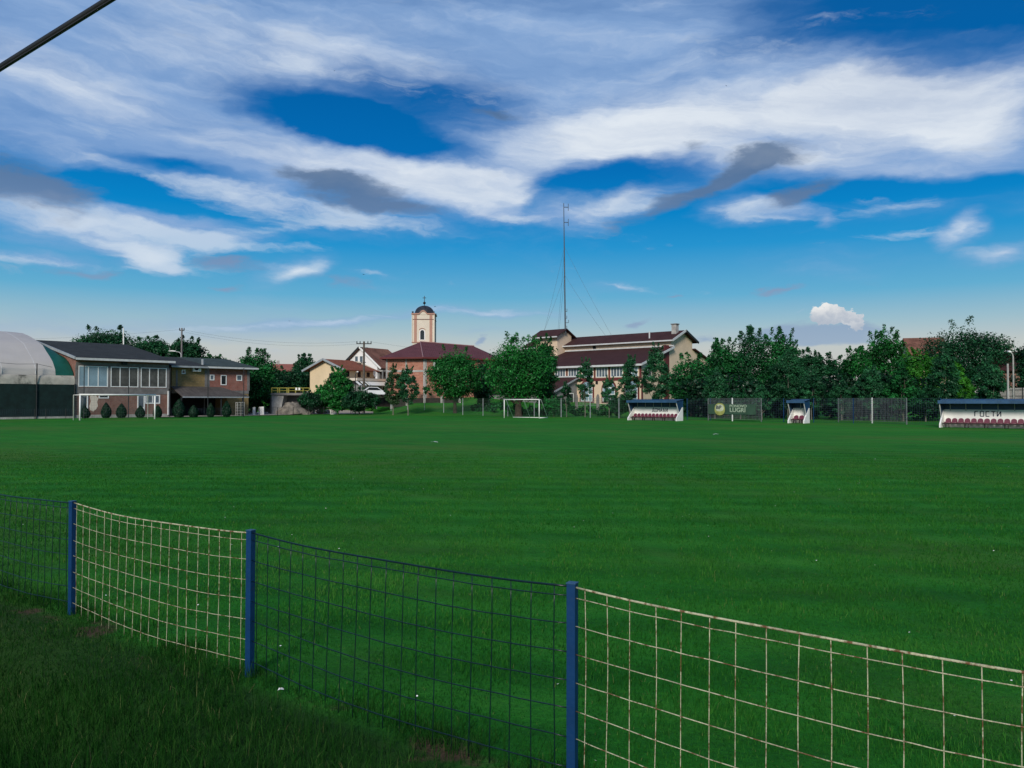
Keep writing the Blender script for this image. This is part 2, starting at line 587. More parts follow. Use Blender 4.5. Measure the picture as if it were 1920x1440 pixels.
def leaf_mat(name, dark, light, trans=0.3):
    m = bpy.data.materials.new(name)
    m.use_nodes = True
    T = NT(m.node_tree)
    at = T.n('ShaderNodeAttribute', attribute_name='tint')
    c = T.mix(at.outputs['Fac'], dark, light)
    d = T.n('ShaderNodeBsdfDiffuse')
    T.l(c, d.inputs[0])
    tr = T.n('ShaderNodeBsdfTranslucent')
    T.l(T.vm('MULTIPLY', c, (1.1, 1.2, 0.6)), tr.inputs[0])
    mx = T.n('ShaderNodeMixShader')
    mx.inputs[0].default_value = trans
    T.l(d.outputs[0], mx.inputs[1])
    T.l(tr.outputs[0], mx.inputs[2])
    gl = T.n('ShaderNodeBsdfGlossy')
    gl.inputs['Roughness'].default_value = 0.45
    gl.inputs[0].default_value = (0.8, 0.9, 0.9, 1)
    mx2 = T.n('ShaderNodeMixShader')
    mx2.inputs[0].default_value = 0.015
    T.l(mx.outputs[0], mx2.inputs[1])
    T.l(gl.outputs[0], mx2.inputs[2])
    o = T.n('ShaderNodeOutputMaterial')
    T.l(mx2.outputs[0], o.inputs[0])
    MATS[name] = m
    return m


WHITE = mat('white_paint', (0.80, 0.80, 0.77, 1), 0.5, 0.06, 2.0)
WHITE_DIRTY = mat('weathered_white_wall', (0.82, 0.81, 0.78, 1), 0.8, 0.08, 1.4, col2=(0.46, 0.44, 0.38, 1), thr=(1.6, .60, .80))
PLASTIC_WHITE = mat('window_frame_white', (0.78, 0.79, 0.78, 1), 0.4, 0.04)
GLASS_DARK = mat('dark_window_glass', (0.015, 0.02, 0.025, 1), 0.12, 0.3, 0.4, spec=0.6)
GLASS_SKY = mat('bluish_window_glass', (0.20, 0.30, 0.36, 1), 0.2, 0.2, 0.6, spec=0.6)
GLASS_BLIND = mat('window_with_grey_blind', (0.085, 0.085, 0.078, 1), 0.5, 0.35, 1.2, spec=0.25)
GLASS_MID = mat('grey_window_glass', (0.10, 0.13, 0.16, 1), 0.2, 0.4, 0.8, spec=0.6)
BRICK_RED = brick_mat('red_brick', (0.27, 0.065, 0.045, 1), (0.34, 0.095, 0.065, 1), (0.30, 0.25, 0.22, 1))
BRICK_CLUB = brick_mat('brown_red_brick', (0.19, 0.065, 0.045, 1), (0.25, 0.10, 0.07, 1), (0.28, 0.24, 0.21, 1))
BRICK_YELLOW = brick_mat('yellow_block', (0.26, 0.18, 0.07, 1), (0.32, 0.225, 0.10, 1), (0.2, 0.16, 0.1, 1), 0.4, 0.2, 0.02)
BRICK_HOLLOW = brick_mat('hollow_clay_block', (0.36, 0.13, 0.085, 1), (0.48, 0.22, 0.15, 1), (0.33, 0.24, 0.2, 1), 0.42, 0.22, 0.02, (0.27, 0.10, 0.07, 1))
CONCRETE = mat('raw_concrete', (0.17, 0.16, 0.155, 1), 0.9, 0.25, 1.2, bump=0.2)
CONCRETE_LIGHT = mat('pale_concrete', (0.36, 0.35, 0.33, 1), 0.9, 0.25, 1.4, bump=0.2)
ROOF_GREY = roof_mat('dark_grey_sheet_roof', (0.040, 0.043, 0.042, 1), 0.3)
ROOF_GREEN = roof_mat('green_grey_sheet_roof', (0.055, 0.072, 0.066, 1), 0.3)
ROOF_MAROON = roof_mat('maroon_roof_tile', (0.115, 0.045, 0.052, 1), 0.3, 0.2)
ROOF_BROWN = roof_mat('dark_brown_roof_tile', (0.054, 0.025, 0.025, 1), 0.3, 0.22)
ROOF_ORANGE = roof_mat('orange_brown_roof_tile', (0.24, 0.085, 0.05, 1), 0.3, 0.35)
ROOF_RUST = roof_mat('rusty_old_roof_tile', (0.18, 0.085, 0.06, 1), 0.3, 0.55)
ROOF_AWNING = roof_mat('weathered_sheet_awning', (0.085, 0.075, 0.07, 1), 0.5, 0.4)
GUTTER = mat('pale_metal_trim', (0.55, 0.56, 0.56, 1), 0.5, 0.12, 2)
GUTTER_GREY = mat('grey_metal_trim', (0.30, 0.33, 0.35, 1), 0.5, 0.15, 2)
MAROON_TRIM = mat('maroon_trim_paint', (0.12, 0.025, 0.025, 1), 0.7)
PLASTER_BEIGE = mat('beige_plaster', (0.66, 0.51, 0.37, 1), 0.9, 0.06, 0.6)
PLASTER_YELLOW = mat('yellow_plaster', (0.70, 0.55, 0.36, 1), 0.9, 0.06, 0.5)
PLASTER_CREAM = mat('cream_plaster', (0.66, 0.58, 0.48, 1), 0.9, 0.05, 0.8)
PLASTER_PINK = mat('salmon_pink_plaster', (0.42, 0.235, 0.18, 1), 0.9, 0.06, 0.8)
PLASTER_WHITE = mat('white_plaster', (0.78, 0.76, 0.76, 1), 0.9, 0.06, 0.8)
PLASTER_GREY = mat('grey_plaster', (0.20, 0.20, 0.20, 1), 0.9, 0.2, 0.8)
DARK_VOID = mat('dark_interior', (0.012, 0.012, 0.013, 1), 0.9, 0.4, 1.0)  # near-black colour stands in for the unlit inside of openings and recesses
TIN_DOME = mat('dark_tin_dome', (0.035, 0.04, 0.05, 1), 0.5, 0.4, 1.5, metal=0.3)
IRON = mat('black_iron', (0.012, 0.013, 0.015, 1), 0.5, 0.3, 4)
STEEL = mat('galvanised_steel', (0.075, 0.09, 0.105, 1), 0.6, 0.2, 3)
BLACK_STEEL = mat('dark_painted_steel', (0.02, 0.024, 0.026, 1), 0.6, 0.3, 3)
MESH_GREY = mat('grey_wire_mesh', (0.15, 0.165, 0.17, 1), 0.6, 0.3, 3)
MESH_GREEN = mat('green_wire_mesh', (0.04, 0.09, 0.06, 1), 0.6, 0.3, 3)
MESH_DARK = mat('dark_blue_wire_mesh', (0.02, 0.035, 0.06, 1), 0.6, 0.3, 3)
BLUE_POST = mat('blue_painted_steel', (0.002, 0.034, 0.112, 1), 0.45, 0.16, 4, col2=(0.012, 0.022, 0.05, 1), thr=(14, .62, .78), bump=0.12, bscale=40, spec=0.4)
BLUE_WIRE = mat('dark_blue_painted_wire', (0.003, 0.013, 0.019, 1), 0.30, 0.25, 9, col2=(0.02, 0.018, 0.018, 1), thr=(30, .58, .75), spec=0.4)
RUST_WIRE = mat('rusty_white_painted_wire', (0.46, 0.445, 0.29, 1), 0.75, 0.25, 11, col2=(0.15, 0.075, 0.032, 1), thr=(24, .48, .62), bump=0.5, bscale=120)
BLUE_SHEET = mat('blue_sheet_metal', (0.008, 0.045, 0.11, 1), 0.45, 0.2, 2.5, spec=0.4)
BLUE_LIGHT = mat('faded_blue_sheet_metal', (0.02, 0.07, 0.15, 1), 0.5, 0.25, 2.0, spec=0.5)
SEAT_RED = mat('maroon_plastic_seat', (0.13, 0.022, 0.042, 1), 0.4, 0.2, 3, spec=0.5)
SEAT_BEAM = mat('dark_bench_beam', (0.03, 0.02, 0.02, 1), 0.7)
LETTER_BLUE = mat('dark_blue_lettering', (0.012, 0.025, 0.05, 1), 0.7)
BANNER_GREEN = mat('dark_green_banner', (0.04, 0.085, 0.055, 1), 0.7, 0.15, 1.2)
LETTER_CREAM = mat('cream_lettering', (0.34, 0.42, 0.31, 1), 0.7)
LOGO_GOLD = mat('gold_green_logo', (0.33, 0.34, 0.10, 1), 0.6, 0.25, 2.0)
LOGO_PALE = mat('pale_logo_panel', (0.55, 0.58, 0.42, 1), 0.6)
FABRIC_WHITE = mat('white_dome_fabric', (0.47, 0.44, 0.41, 1), 0.6, 0.05, 0.35)
FABRIC_GREEN = mat('green_dome_fabric', (0.008, 0.10, 0.075, 1), 0.6, 0.15, 0.5)
FABRIC_TARP = mat('dirty_beige_tarp', (0.38, 0.36, 0.31, 1), 0.8, 0.2, 0.8, col2=(0.10, 0.10, 0.085, 1), thr=(0.7, .52, .68))
WINDSCREEN = mat('dark_green_windscreen', (0.006, 0.020, 0.019, 1), 0.9, 0.3, 1.2)
WOOD_POLE = mat('weathered_wood_pole', (0.10, 0.085, 0.07, 1), 0.9, 0.3, 3)
WOOD_DARK = mat('dark_board_fence', (0.03, 0.022, 0.02, 1), 0.9, 0.3, 2)
RAIL_YELLOW = mat('yellow_railing_paint', (0.24, 0.215, 0.035, 1), 0.6, 0.2, 2)
BARK = mat('tree_bark', (0.05, 0.04, 0.03, 1), 0.95, 0.35, 4, bump=0.5, bscale=12)
BARK_PALE = mat('pale_young_bark', (0.16, 0.15, 0.12, 1), 0.95, 0.3, 4)
CABLE = mat('black_cable_sheath', (0.02, 0.021, 0.022, 1), 0.5, 0.2, 6, spec=0.4)
CAR_WHITE = mat('white_car_paint', (0.75, 0.77, 0.80, 1), 0.25, 0.03, spec=0.6)
RUBBER = mat('black_rubber', (0.015, 0.015, 0.015, 1), 0.8)
RED_PAINT = mat('dull_red_paint', (0.25, 0.03, 0.03, 1), 0.6)
LITTER = mat('white_paper_litter', (0.8, 0.8, 0.78, 1), 0.8)
LAMP_WHITE = mat('white_lamp_housing', (0.8, 0.8, 0.78, 1), 0.4)
ROCK = mat('earth_and_rubble', (0.17, 0.15, 0.125, 1), 0.95, 0.45, 1.4, bump=0.9, bscale=3)
GRAVEL = mat('pale_gravel', (0.33, 0.30, 0.26, 1), 0.95, 0.25, 3, bump=0.4, bscale=25)
BIRD = mat('dark_bird_plumage', (0.012, 0.012, 0.014, 1), 0.8)

L_BRIGHT = leaf_mat('bright_green_leaf', (0.005, 0.046, 0.010, 1), (0.027, 0.230, 0.040, 1), .14)
L_MID = leaf_mat('mid_green_leaf', (0.004, 0.030, 0.010, 1), (0.020, 0.180, 0.040, 1), .12)
L_DARK = leaf_mat('dark_green_leaf', (0.003, 0.015, 0.008, 1), (0.016, 0.098, 0.035, 1), .10)
L_GREY = leaf_mat('grey_green_leaf', (0.007, 0.042, 0.018, 1), (0.032, 0.160, 0.060, 1), .12)
L_LIME = leaf_mat('yellow_green_leaf', (0.010, 0.080, 0.009, 1), (0.056, 0.255, 0.022, 1), .18)
L_OLIVE = leaf_mat('olive_leaf', (0.012, 0.042, 0.016, 1), (0.052, 0.115, 0.042, 1), .18)

# ------------------------------------------------------------------ ground
def sine_noise(seed, n=14, lo=0.2, hi=2.0):
    r = np.random.default_rng(seed)
    k = np.exp(r.uniform(math.log(lo), math.log(hi), n))
    a = r.uniform(0, 2 * math.pi, n)
    ph = r.uniform(0, 2 * math.pi, n)

    def f(x, y):
        v = 0
        for i in range(n):
            v = v + np.sin(k[i] * (x * math.cos(a[i]) + y * math.sin(a[i])) + ph[i])
        return v / math.sqrt(n)
    return f


def axis(parts):
    out = []
    for (a, b, st) in parts:
        out += list(np.arange(a, b, st))
    return out + [parts[-1][1]]


gx = axis([(-1500, -300, 150), (-300, -80, 20), (-80, -16, 4), (-16, 14, 0.22), (14, 80, 4), (80, 300, 20), (300, 1500, 150)])
gy = axis([(-200, -20, 30), (-20, 1.5, 2), (1.5, 16, 0.2), (16, 90, 4), (90, 150, 2), (150, 300, 15), (300, 1800, 150)])
GM = MB()
for yy in gy:
    for xx in gx:
        GM.v.append((float(xx), float(yy), ground_z(float(xx), float(yy))))
nx = len(gx)
for j in range(len(gy) - 1):
    for i in range(nx - 1):
        GM.f.append((j * nx + i, j * nx + i + 1, (j + 1) * nx + i + 1, (j + 1) * nx + i))

gm = bpy.data.materials.new('turf')
gm.use_nodes = True
T = NT(gm.node_tree)
pos = T.n('ShaderNodeNewGeometry').outputs['Position']
flat = T.vm('MULTIPLY', pos, (1, 1, 0))
rotm = T.n('ShaderNodeMapping')
rotm.inputs['Rotation'].default_value = (0, 0, math.radians(38))
T.l(flat, rotm.inputs[0])
RP = rotm.outputs[0]
n_a = T.noise(flat, 0.06, 5, 0.6)
n_b = T.noise(T.vm('MULTIPLY', RP, (0.35, 1.6, 0)), 0.6, 6, 0.65)
n_c = T.noise(flat, 9.0, 6, 0.75)
n_d = T.noise(flat, 1.1, 6, 0.7)
f = T.m('ADD', T.m('MULTIPLY', n_a, 0.5), T.m('ADD', T.m('MULTIPLY', n_b, 0.5), T.m('ADD', T.m('MULTIPLY', n_c, 0.45), T.m('MULTIPLY', n_d, 0.35))))
mow = T.n('ShaderNodeTexWave', wave_type='BANDS', bands_direction='Y')
mow.inputs['Scale'].default_value = 0.27
mow.inputs['Distortion'].default_value = 5.0
mow.inputs['Detail'].default_value = 5.0
mow.inputs['Detail Scale'].default_value = 0.6
T.l(T.vm('MULTIPLY', flat, (.35, 1, 1)), mow.inputs['Vector'])
f = T.m('ADD', f, T.m('MULTIPLY', T.m('SUBTRACT', mow.outputs['Fac'], .5), .16))
gcol = T.ramp(T.sstep(f, 0.55, 1.25), [(0.0, (0.0075, 0.085, 0.008, 1)), (0.5, (0.0190, 0.168, 0.014, 1)), (1.0, (0.046, 0.238, 0.022, 1))])
# worn yellowish areas
wv = T.sstep(T.noise(T.vm('MULTIPLY', RP, (1, 2.2, 0)), 0.07, 7, 0.7), 0.44, 0.68, 0.0, 0.85)
gcol = T.mix(wv, gcol, (0.064, 0.150, 0.022, 1))
# bare earth patches along the near fence line
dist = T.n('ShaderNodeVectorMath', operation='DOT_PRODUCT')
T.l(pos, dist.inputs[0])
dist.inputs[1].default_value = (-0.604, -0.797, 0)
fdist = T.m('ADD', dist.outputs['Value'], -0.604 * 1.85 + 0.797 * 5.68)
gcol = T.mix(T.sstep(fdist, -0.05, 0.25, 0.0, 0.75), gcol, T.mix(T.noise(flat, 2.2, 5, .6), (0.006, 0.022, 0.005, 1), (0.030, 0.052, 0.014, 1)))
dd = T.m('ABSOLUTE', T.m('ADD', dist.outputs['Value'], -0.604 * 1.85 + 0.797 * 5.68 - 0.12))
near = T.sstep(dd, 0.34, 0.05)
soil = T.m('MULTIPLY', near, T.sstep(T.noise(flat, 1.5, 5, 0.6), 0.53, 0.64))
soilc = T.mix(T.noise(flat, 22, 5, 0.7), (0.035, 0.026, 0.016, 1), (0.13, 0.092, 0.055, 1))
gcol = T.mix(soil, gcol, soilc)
gb = T.n('ShaderNodeBsdfPrincipled')
gb.inputs['Roughness'].default_value = 0.95
gb.inputs['Specular IOR Level'].default_value = 0.1
T.l(gcol, gb.inputs['Base Color'])
bp = T.n('ShaderNodeBump')
bp.inputs['Strength'].default_value = 0.8
bp.inputs['Distance'].default_value = 0.05
T.l(T.m('ADD', T.noise(flat, 14.0, 6, 0.75), T.m('MULTIPLY', n_b, 1.6)), bp.inputs['Height'])
T.l(bp.outputs[0], gb.inputs['Normal'])
go = T.n('ShaderNodeOutputMaterial')
T.l(gb.outputs[0], go.inputs[0])
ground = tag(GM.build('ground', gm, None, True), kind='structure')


def on_ground(px, py):
    y = F_PX * CAM_H / (py - HORIZON)
    return ((px - 960) / F_PX * y, y)


def sheet(name, front, back, m, lift=0.05, n=14):
    b = MB()
    def lerp(pl, t):
        t *= len(pl) - 1
        i = min(int(t), len(pl) - 2)
        return tuple(pl[i][k] * (1 - (t - i)) + pl[i + 1][k] * (t - i) for k in (0, 1))
    rows = 6
    for j in range(rows + 1):
        for i in range(n + 1):
            p, q = lerp(front, i / n), lerp(back, i / n)
            s = j / rows
            x, y = p[0] * (1 - s) + q[0] * s, p[1] * (1 - s) + q[1] * s
            b.v.append((x, y, ground_z(x, y) + lift))
    for j in range(rows):
        for i in range(n):
            b.f.append((j * (n + 1) + i, j * (n + 1) + i + 1, (j + 1) * (n + 1) + i + 1, (j + 1) * (n + 1) + i))
    return tag(b.build(name, m), kind='structure')


sheet('path', [on_ground(*p) for p in ((300, 783), (440, 780.4), (560, 777.6), (700, 775.4))],
      [on_ground(*p) for p in ((300, 778), (430, 775.3), (520, 773.2), (700, 773.8))], GRAVEL)

# ------------------------------------------------------------------ near grass: real blades
def blade_mesh(name, X, Y, Z, H, Wd, tint, mat_, lean=0.45):
    n = len(X)
    a = rng.uniform(0, 2 * math.pi, n)
    ca, sa = np.cos(a), np.sin(a)
    la = rng.uniform(0, 2 * math.pi, n)
    ln = np.abs(rng.normal(0, lean, n)) * H
    lx, ly = np.cos(la) * ln, np.sin(la) * ln
    V = np.empty((n, 5, 3), np.float32)
    base = np.stack([X, Y, Z - 0.008], 1)
    side = np.stack([ca * Wd / 2, sa * Wd / 2, np.zeros(n)], 1)
    mid = base + np.stack([lx * .35, ly * .35, H * .6], 1)
    tip = base + np.stack([lx, ly, H * np.sqrt(np.maximum(0.15, 1 - (ln / H) ** 2 * .5))], 1)
    V[:, 0] = base - side
    V[:, 1] = base + side
    V[:, 2] = mid + side * .75
    V[:, 3] = mid - side * .75
    V[:, 4] = tip
    me = bpy.data.meshes.new(name)
    me.vertices.add(n * 5)
    me.vertices.foreach_set('co', V.ravel())
    idx = (np.arange(n, dtype=np.int32) * 5)[:, None] + np.array([0, 1, 2, 3, 3, 2, 4], np.int32)[None]
    me.loops.add(n * 7)
    me.loops.foreach_set('vertex_index', idx.ravel())
    me.polygons.add(n * 2)
    st = (np.arange(n, dtype=np.int32) * 7)[:, None] + np.array([0, 4], np.int32)[None]
    me.polygons.foreach_set('loop_start', st.ravel())
    me.update(calc_edges=True)
    at = me.attributes.new('tint', 'FLOAT', 'FACE')
    at.data.foreach_set('value', np.repeat(tint, 2).astype(np.float32))
    me.materials.append(mat_)
    o = bpy.data.objects.new(name, me)
    COL.objects.link(o)
    return o


def grass_mat(name, stops):
    m = bpy.data.materials.new(name)
    m.use_nodes = True
    T = NT(m.node_tree)
    at = T.n('ShaderNodeAttribute', attribute_name='tint')
    c = T.ramp(at.outputs['Fac'], stops)
    d = T.n('ShaderNodeBsdfDiffuse')
    T.l(c, d.inputs[0])
    # blades are thin and scatter light on all sides: soften the facet shading towards the lie of the sward
    gn = T.n('ShaderNodeNewGeometry').outputs['Normal']
    nn = T.vm('NORMALIZE', T.vm('ADD', T.vm('MULTIPLY', gn, (.55, .55, .55)), (0, 0, .6)), (0, 0, 0))
    T.l(nn, d.inputs['Normal'])
    tr = T.n('ShaderNodeBsdfTranslucent')
    T.l(c, tr.inputs[0])
    mx = T.n('ShaderNodeMixShader')
    mx.inputs[0].default_value = 0.2
    T.l(d.outputs[0], mx.inputs[1])
    T.l(tr.outputs[0], mx.inputs[2])
    o = T.n('ShaderNodeOutputMaterial')
    T.l(mx.outputs[0], o.inputs[0])
    return m


GRASS_PITCH = grass_mat('pitch_grass_blade', [(0, (0.006, 0.050, 0.006, 1)), (.45, (0.018, 0.118, 0.013, 1)), (.85, (0.055, 0.215, 0.028, 1)), (1.0, (0.13, 0.17, 0.055, 1))])
GRASS_ROUGH = grass_mat('rough_grass_blade', [(0, (0.004, 0.024, 0.004, 1)), (.5, (0.012, 0.062, 0.009, 1)), (.85, (0.042, 0.115, 0.022, 1)), (1.0, (0.16, 0.15, 0.07, 1))])
GZ = np.vectorize(ground_z, otypes=[np.float64])
patch1, patch2, patch3 = sine_noise(3, 16, .4, 2.5), sine_noise(4, 16, 2.0, 9.0), sine_noise(5, 14, 3.0, 12.0)


def sample_area(n, y0, y1, power):
    """points in a wide wedge in front of the viewer, density falling with distance"""
    u = rng.random(n)
    k = 2.0 - power
    y = (y0 ** k + u * (y1 ** k - y0 ** k)) ** (1 / k)
    x = (rng.random(n) * 2 - 1) * (0.74 * y + 1.6)
    return x, y


gxs, gys = sample_area(560000, 2.3, 36.0, 1.55)
fd = fence_dist(gxs, gys)
soilish = np.exp(-((fd - .12) / .16) ** 2) * (patch1(gxs * 2.2, gys * 2.2) > 0.1)
keep = rng.random(len(gxs)) > soilish * 0.85
gxs, gys, fd = gxs[keep], gys[keep], fd[keep]
inside = fd < 0
tv = np.clip(0.42 + 0.11 * patch1(gxs, gys) + 0.09 * patch2(gxs, gys) + rng.normal(0, .17, len(gxs)), 0, .9)
straw = rng.random(len(gxs)) < 0.02
tv[straw] = rng.uniform(.9, 1, straw.sum())
hh = (0.034 + 0.012 * patch2(gxs, gys)) * np.exp(rng.normal(0, .28, len(gxs)))
hh = np.clip(hh, 0.015, 0.09) * np.clip((36 - gys) / 12, .35, 1)
ww = 0.0034 * (np.maximum(gys, 3) / 4) ** .75
s = inside
tag(blade_mesh('pitch_grass', gxs[s], gys[s], np.zeros(s.sum()) + GZ(gxs[s], gys[s]), hh[s], ww[s], tv[s], GRASS_PITCH), 'short mown grass of the football pitch beyond the near fence', 'grass', kind='stuff')
s = ~inside
xr, yr, tr_, wr = gxs[s], gys[s], tv[s] - .02, ww[s]
hr = hh[s] * (1.35 + .5 * np.clip(patch1(xr * 1.7, yr * 1.7), -1, 1.5))
# longer, bent grass in and around the ditch, and uncut tufts under the fence
nd = 15000
sl = rng.uniform(-6.5, 1.6, nd)
od = rng.normal(1.35, .42, nd)
dxs = -1.85 + sl * .797 - od * .604
dys = 5.68 - sl * .604 - od * .797
nt = 11000
sl2 = rng.uniform(-8, 5, nt)
od2 = rng.normal(-.02, .10, nt)
txs = -1.85 + sl2 * .797 - od2 * .604
tys = 5.68 - sl2 * .604 - od2 * .797
kp = (patch3(txs * .8, tys * .8) + rng.normal(0, .5, nt)) > -.2
txs, tys = txs[kp], tys[kp]
dh = np.clip(np.exp(rng.normal(math.log(.13), .42, nd)), .04, .34) * np.clip(1.15 - np.abs(od - 1.35), .4, 1)
th = np.clip(np.exp(rng.normal(math.log(.085), .35, len(txs))), .03, .2)
XX = np.concatenate([xr, dxs, txs])
YY = np.concatenate([yr, dys, tys])
HH = np.concatenate([hr, dh, th])
WW = np.concatenate([wr, np.full(nd, .0042), np.full(len(txs), .004)])
TT = np.concatenate([tr_, np.clip(rng.normal(.36, .2, nd), 0, 1), np.clip(rng.normal(.42, .18, len(txs)), 0, .95)])
ok = YY > 1.6
tag(blade_mesh('rough_grass', XX[ok], YY[ok], GZ(XX[ok], YY[ok]), HH[ok], WW[ok], TT[ok], GRASS_ROUGH, .6), 'longer rough grass on the near side of the fence, with a ditch at its edge', 'grass', kind='stuff')

# daisies: nobody could count them
DB = MB()
dx_, dy_ = sample_area(170, 3.0, 30, 1.3)
for x, y in zip(dx_, dy_):
    if fence_dist(x, y) > -0.1 or patch1(x * .7, y * .7) < -0.35:
        continue
    r = random.uniform(.006, .010)
    h = random.uniform(.045, .065)
    tx, ty = random.uniform(-.4, .4), random.uniform(-.4, .4)
    DB.add([(x + r * math.cos(t), y + r * math.sin(t), h + r * (tx * math.cos(t) + ty * math.sin(t))) for t in [k * math.pi / 3.5 for k in range(7)]] + [(x, y, h - .004)],
           [(k, (k + 1) % 7, 7) for k in range(7)])
tag(DB.build('daisies', WHITE), 'tiny white daisies scattered over the pitch grass', 'flowers', kind='stuff')


def litter(px, py, w, label):
    x, y = on_ground(px, py)
    b = MB()
    q = min(1, w / .08)
    b.v = [(-w, -.03 * q, .03), (-.01 * q, -.05 * q, .03 + .04 * q), (w, -.02 * q, .035), (w * .8, .06 * q, .03 + .02 * q), (.02 * q, .05 * q, .03 + .05 * q), (-w * .9, .06 * q, .04)]
    b.f = [(0, 1, 4, 5), (1, 2, 3, 4)]
    o = b.build('litter', LITTER)
    o.location = (x, y, ground_z(x, y))
    o.rotation_euler = (0, 0, random.uniform(-.4, .4))
    tag(o, label, 'litter')


litter(530, 1298, .02, 'small folded scrap of white paper on rough grass below the dark blue wire panel')
litter(1342, 815.5, .16, 'white scrap lying on the far pitch in front of the banner frame')
litter(814, 830.5, .2, 'pale flattened scrap out on the open pitch below the brick parish building')

# ------------------------------------------------------------------ near fence
FE = Vector((0.797, -0.604, 0)).normalized()
FP = [Vector((-1.85, 5.68, 0)) + FE * (2.7 * k) for k in (-3, -2, -1, 0, 1, 2, 3)]
FROT = math.atan2(FE.y, FE.x)
nf = thing('wire_fence', 'low near fence of welded wire panels, blue and rusty white by turns, on blue posts', 'fence', (0, 0, 0))
pb = MB()
hw = 0.0225
pb.box(-hw, hw, -hw, hw, -0.25, 1.025)
post_mesh = pb.mesh('post', BLUE_POST)
cb_ = MB()
n_ = 16
inner = [(0.006 * math.cos(2 * math.pi * k / n_), 0.006 * math.sin(2 * math.pi * k / n_)) for k in range(n_)]
outer = []
for k in range(n_):
    c_, s_ = math.cos(2 * math.pi * k / n_), math.sin(2 * math.pi * k / n_)
    q = max(abs(c_), abs(s_))
    outer.append((0.0255 * c_ / q, 0.0255 * s_ / q))
for zz in (1.0265, 1.0315):
    cb_.v += [(x, y, zz) for x, y in outer] + [(x, y, zz) for x, y in inner]
for k in range(n_):
    j = (k + 1) % n_
    cb_.f += [(2 * n_ + k, 2 * n_ + j, 3 * n_ + j, 3 * n_ + k), (k, n_ + k, n_ + j, j), (k, j, 2 * n_ + j, 2 * n_ + k), (n_ + k, 3 * n_ + k, 3 * n_ + j, n_ + j)]
cap_mesh = cb_.mesh('cap', BLUE_LIGHT)
for p in FP:
    o = bpy.data.objects.new('post', post_mesh)
    COL.objects.link(o)
    o.parent = nf
    o.location = p
    o.rotation_euler = (random.uniform(-.006, .006), random.uniform(-.006, .006), FROT + math.radians(12))
    o2 = bpy.data.objects.new('cap', cap_mesh)
    COL.objects.link(o2)
    o2.parent = o
ROWS = [0.048, 0.19, 0.332, 0.474, 0.617, 0.76, 0.905]
for k in range(len(FP) - 1):
    white = k % 2 == 0
    r = random.Random(100 + k)
    a, b = FP[k] + FE * .026, FP[k + 1] - FE * .026
    nrm = Vector((-0.604, -0.797, 0))
    sag = 0.036 if white else 0.030
    bow = 0.05 * r.uniform(.6, 1.1)
    top = 1.012

    def pt(s, down):
        q = 4 * s * (1 - s)
        return a.lerp(b, s) + nrm * (bow * q * (0.4 + down * .6)) + Vector((0, 0, top - down - sag * q + 0.004 * math.sin(s * 9 + k + down * 5)))
    w = MB()
    N = 26
    w.tube([pt(i / N, 0) for i in range(N + 1)], 0.0052 if white else 0.0055, 8)
    for d_ in ROWS:
        off = r.uniform(-.004, .004)
        dip = [r.uniform(-.003, .003) for _ in range(N + 1)]
        w.tube([pt(i / N, d_ + off + dip[i] * .6) + nrm * .004 for i in range(N + 1)], 0.0024 if white else 0.0031, 6)
    nv = 20
    for i in range(nv):
        s = (i + .35 + r.uniform(-.05, .05)) / nv
        pts = []
        bend = r.uniform(-.006, .006)
        for j in range(9):
            d_ = j / 8 * 1.0
            p = pt(s, d_) + FE * (bend * math.sin(j / 8 * math.pi * 1.5)) - nrm * .002
            pts.append(p)
        w.tube(pts, 0.0022 if white else 0.0029, 6)
    o = w.build('wire_panel', RUST_WIRE if white else BLUE_WIRE, nf, True)
    o["label"] = 'rusty white wire panel' if white else 'dark blue wire panel'

# overhead cable in the upper corner
ca, cb2 = W3(0, 127, 5.0), W3(205, -1, 4.55)
dirv = (cb2 - ca)
cab = MB()
cpts = [ca + dirv * t for t in (-14, -8, -4, -2, -1, 0, .5, 1, 1.6, 2.4, 3.4, 5)]
cpts = [p + Vector((0, 0, -0.0)) for p in cpts]
cab.tube(cpts, 0.0205, 10)
cab.tube([p + Vector((0.004, -0.012, -0.018)) for p in cpts], 0.0065, 8)
tag(cab.build('overhead_cable', CABLE, None, True), 'thick black overhead cable crossing the sky at the upper left corner', 'cable')

# ------------------------------------------------------------------ building pieces
def window(parent, x0, x1, z0, z1, y, glass, mull=1, fr=0.07, frame=None, label=None, transom=None, name='window'):
    """frame with mullions standing 5 cm off the wall plane y (outside is -y); the pane is its child"""
    f = MB()
    f.box(x0, x1, y - .05, y + .02, z0, z0 + fr)
    f.box(x0, x1, y - .05, y + .02, z1 - fr, z1)
    f.box(x0, x0 + fr, y - .05, y + .02, z0 + fr, z1 - fr)
    f.box(x1 - fr, x1, y - .05, y + .02, z0 + fr, z1 - fr)
    for k in range(1, mull):
        c = x0 + (x1 - x0) * k / mull
        f.box(c - fr / 2, c + fr / 2, y - .045, y + .02, z0 + fr, z1 - fr)
    if transom:
        zt = z0 + (z1 - z0) * transom
        f.box(x0 + fr, x1 - fr, y - .04, y + .02, zt - fr / 2, zt + fr / 2)
    o = f.build(name, frame or PLASTIC_WHITE, parent)
    p = MB()
    p.box(x0 + fr * .5, x1 - fr * .5, y - .012, y + .01, z0 + fr * .5, z1 - fr * .5)
    p.build('pane', glass, o)
    if label: o["label"] = label
    return o


def band(parent, name, x0, x1, z0, z1, y, m, proud=.03):
    b = MB()
    b.box(x0, x1, y - proud, y + .02, z0, z1)
    return b.build(name, m, parent)


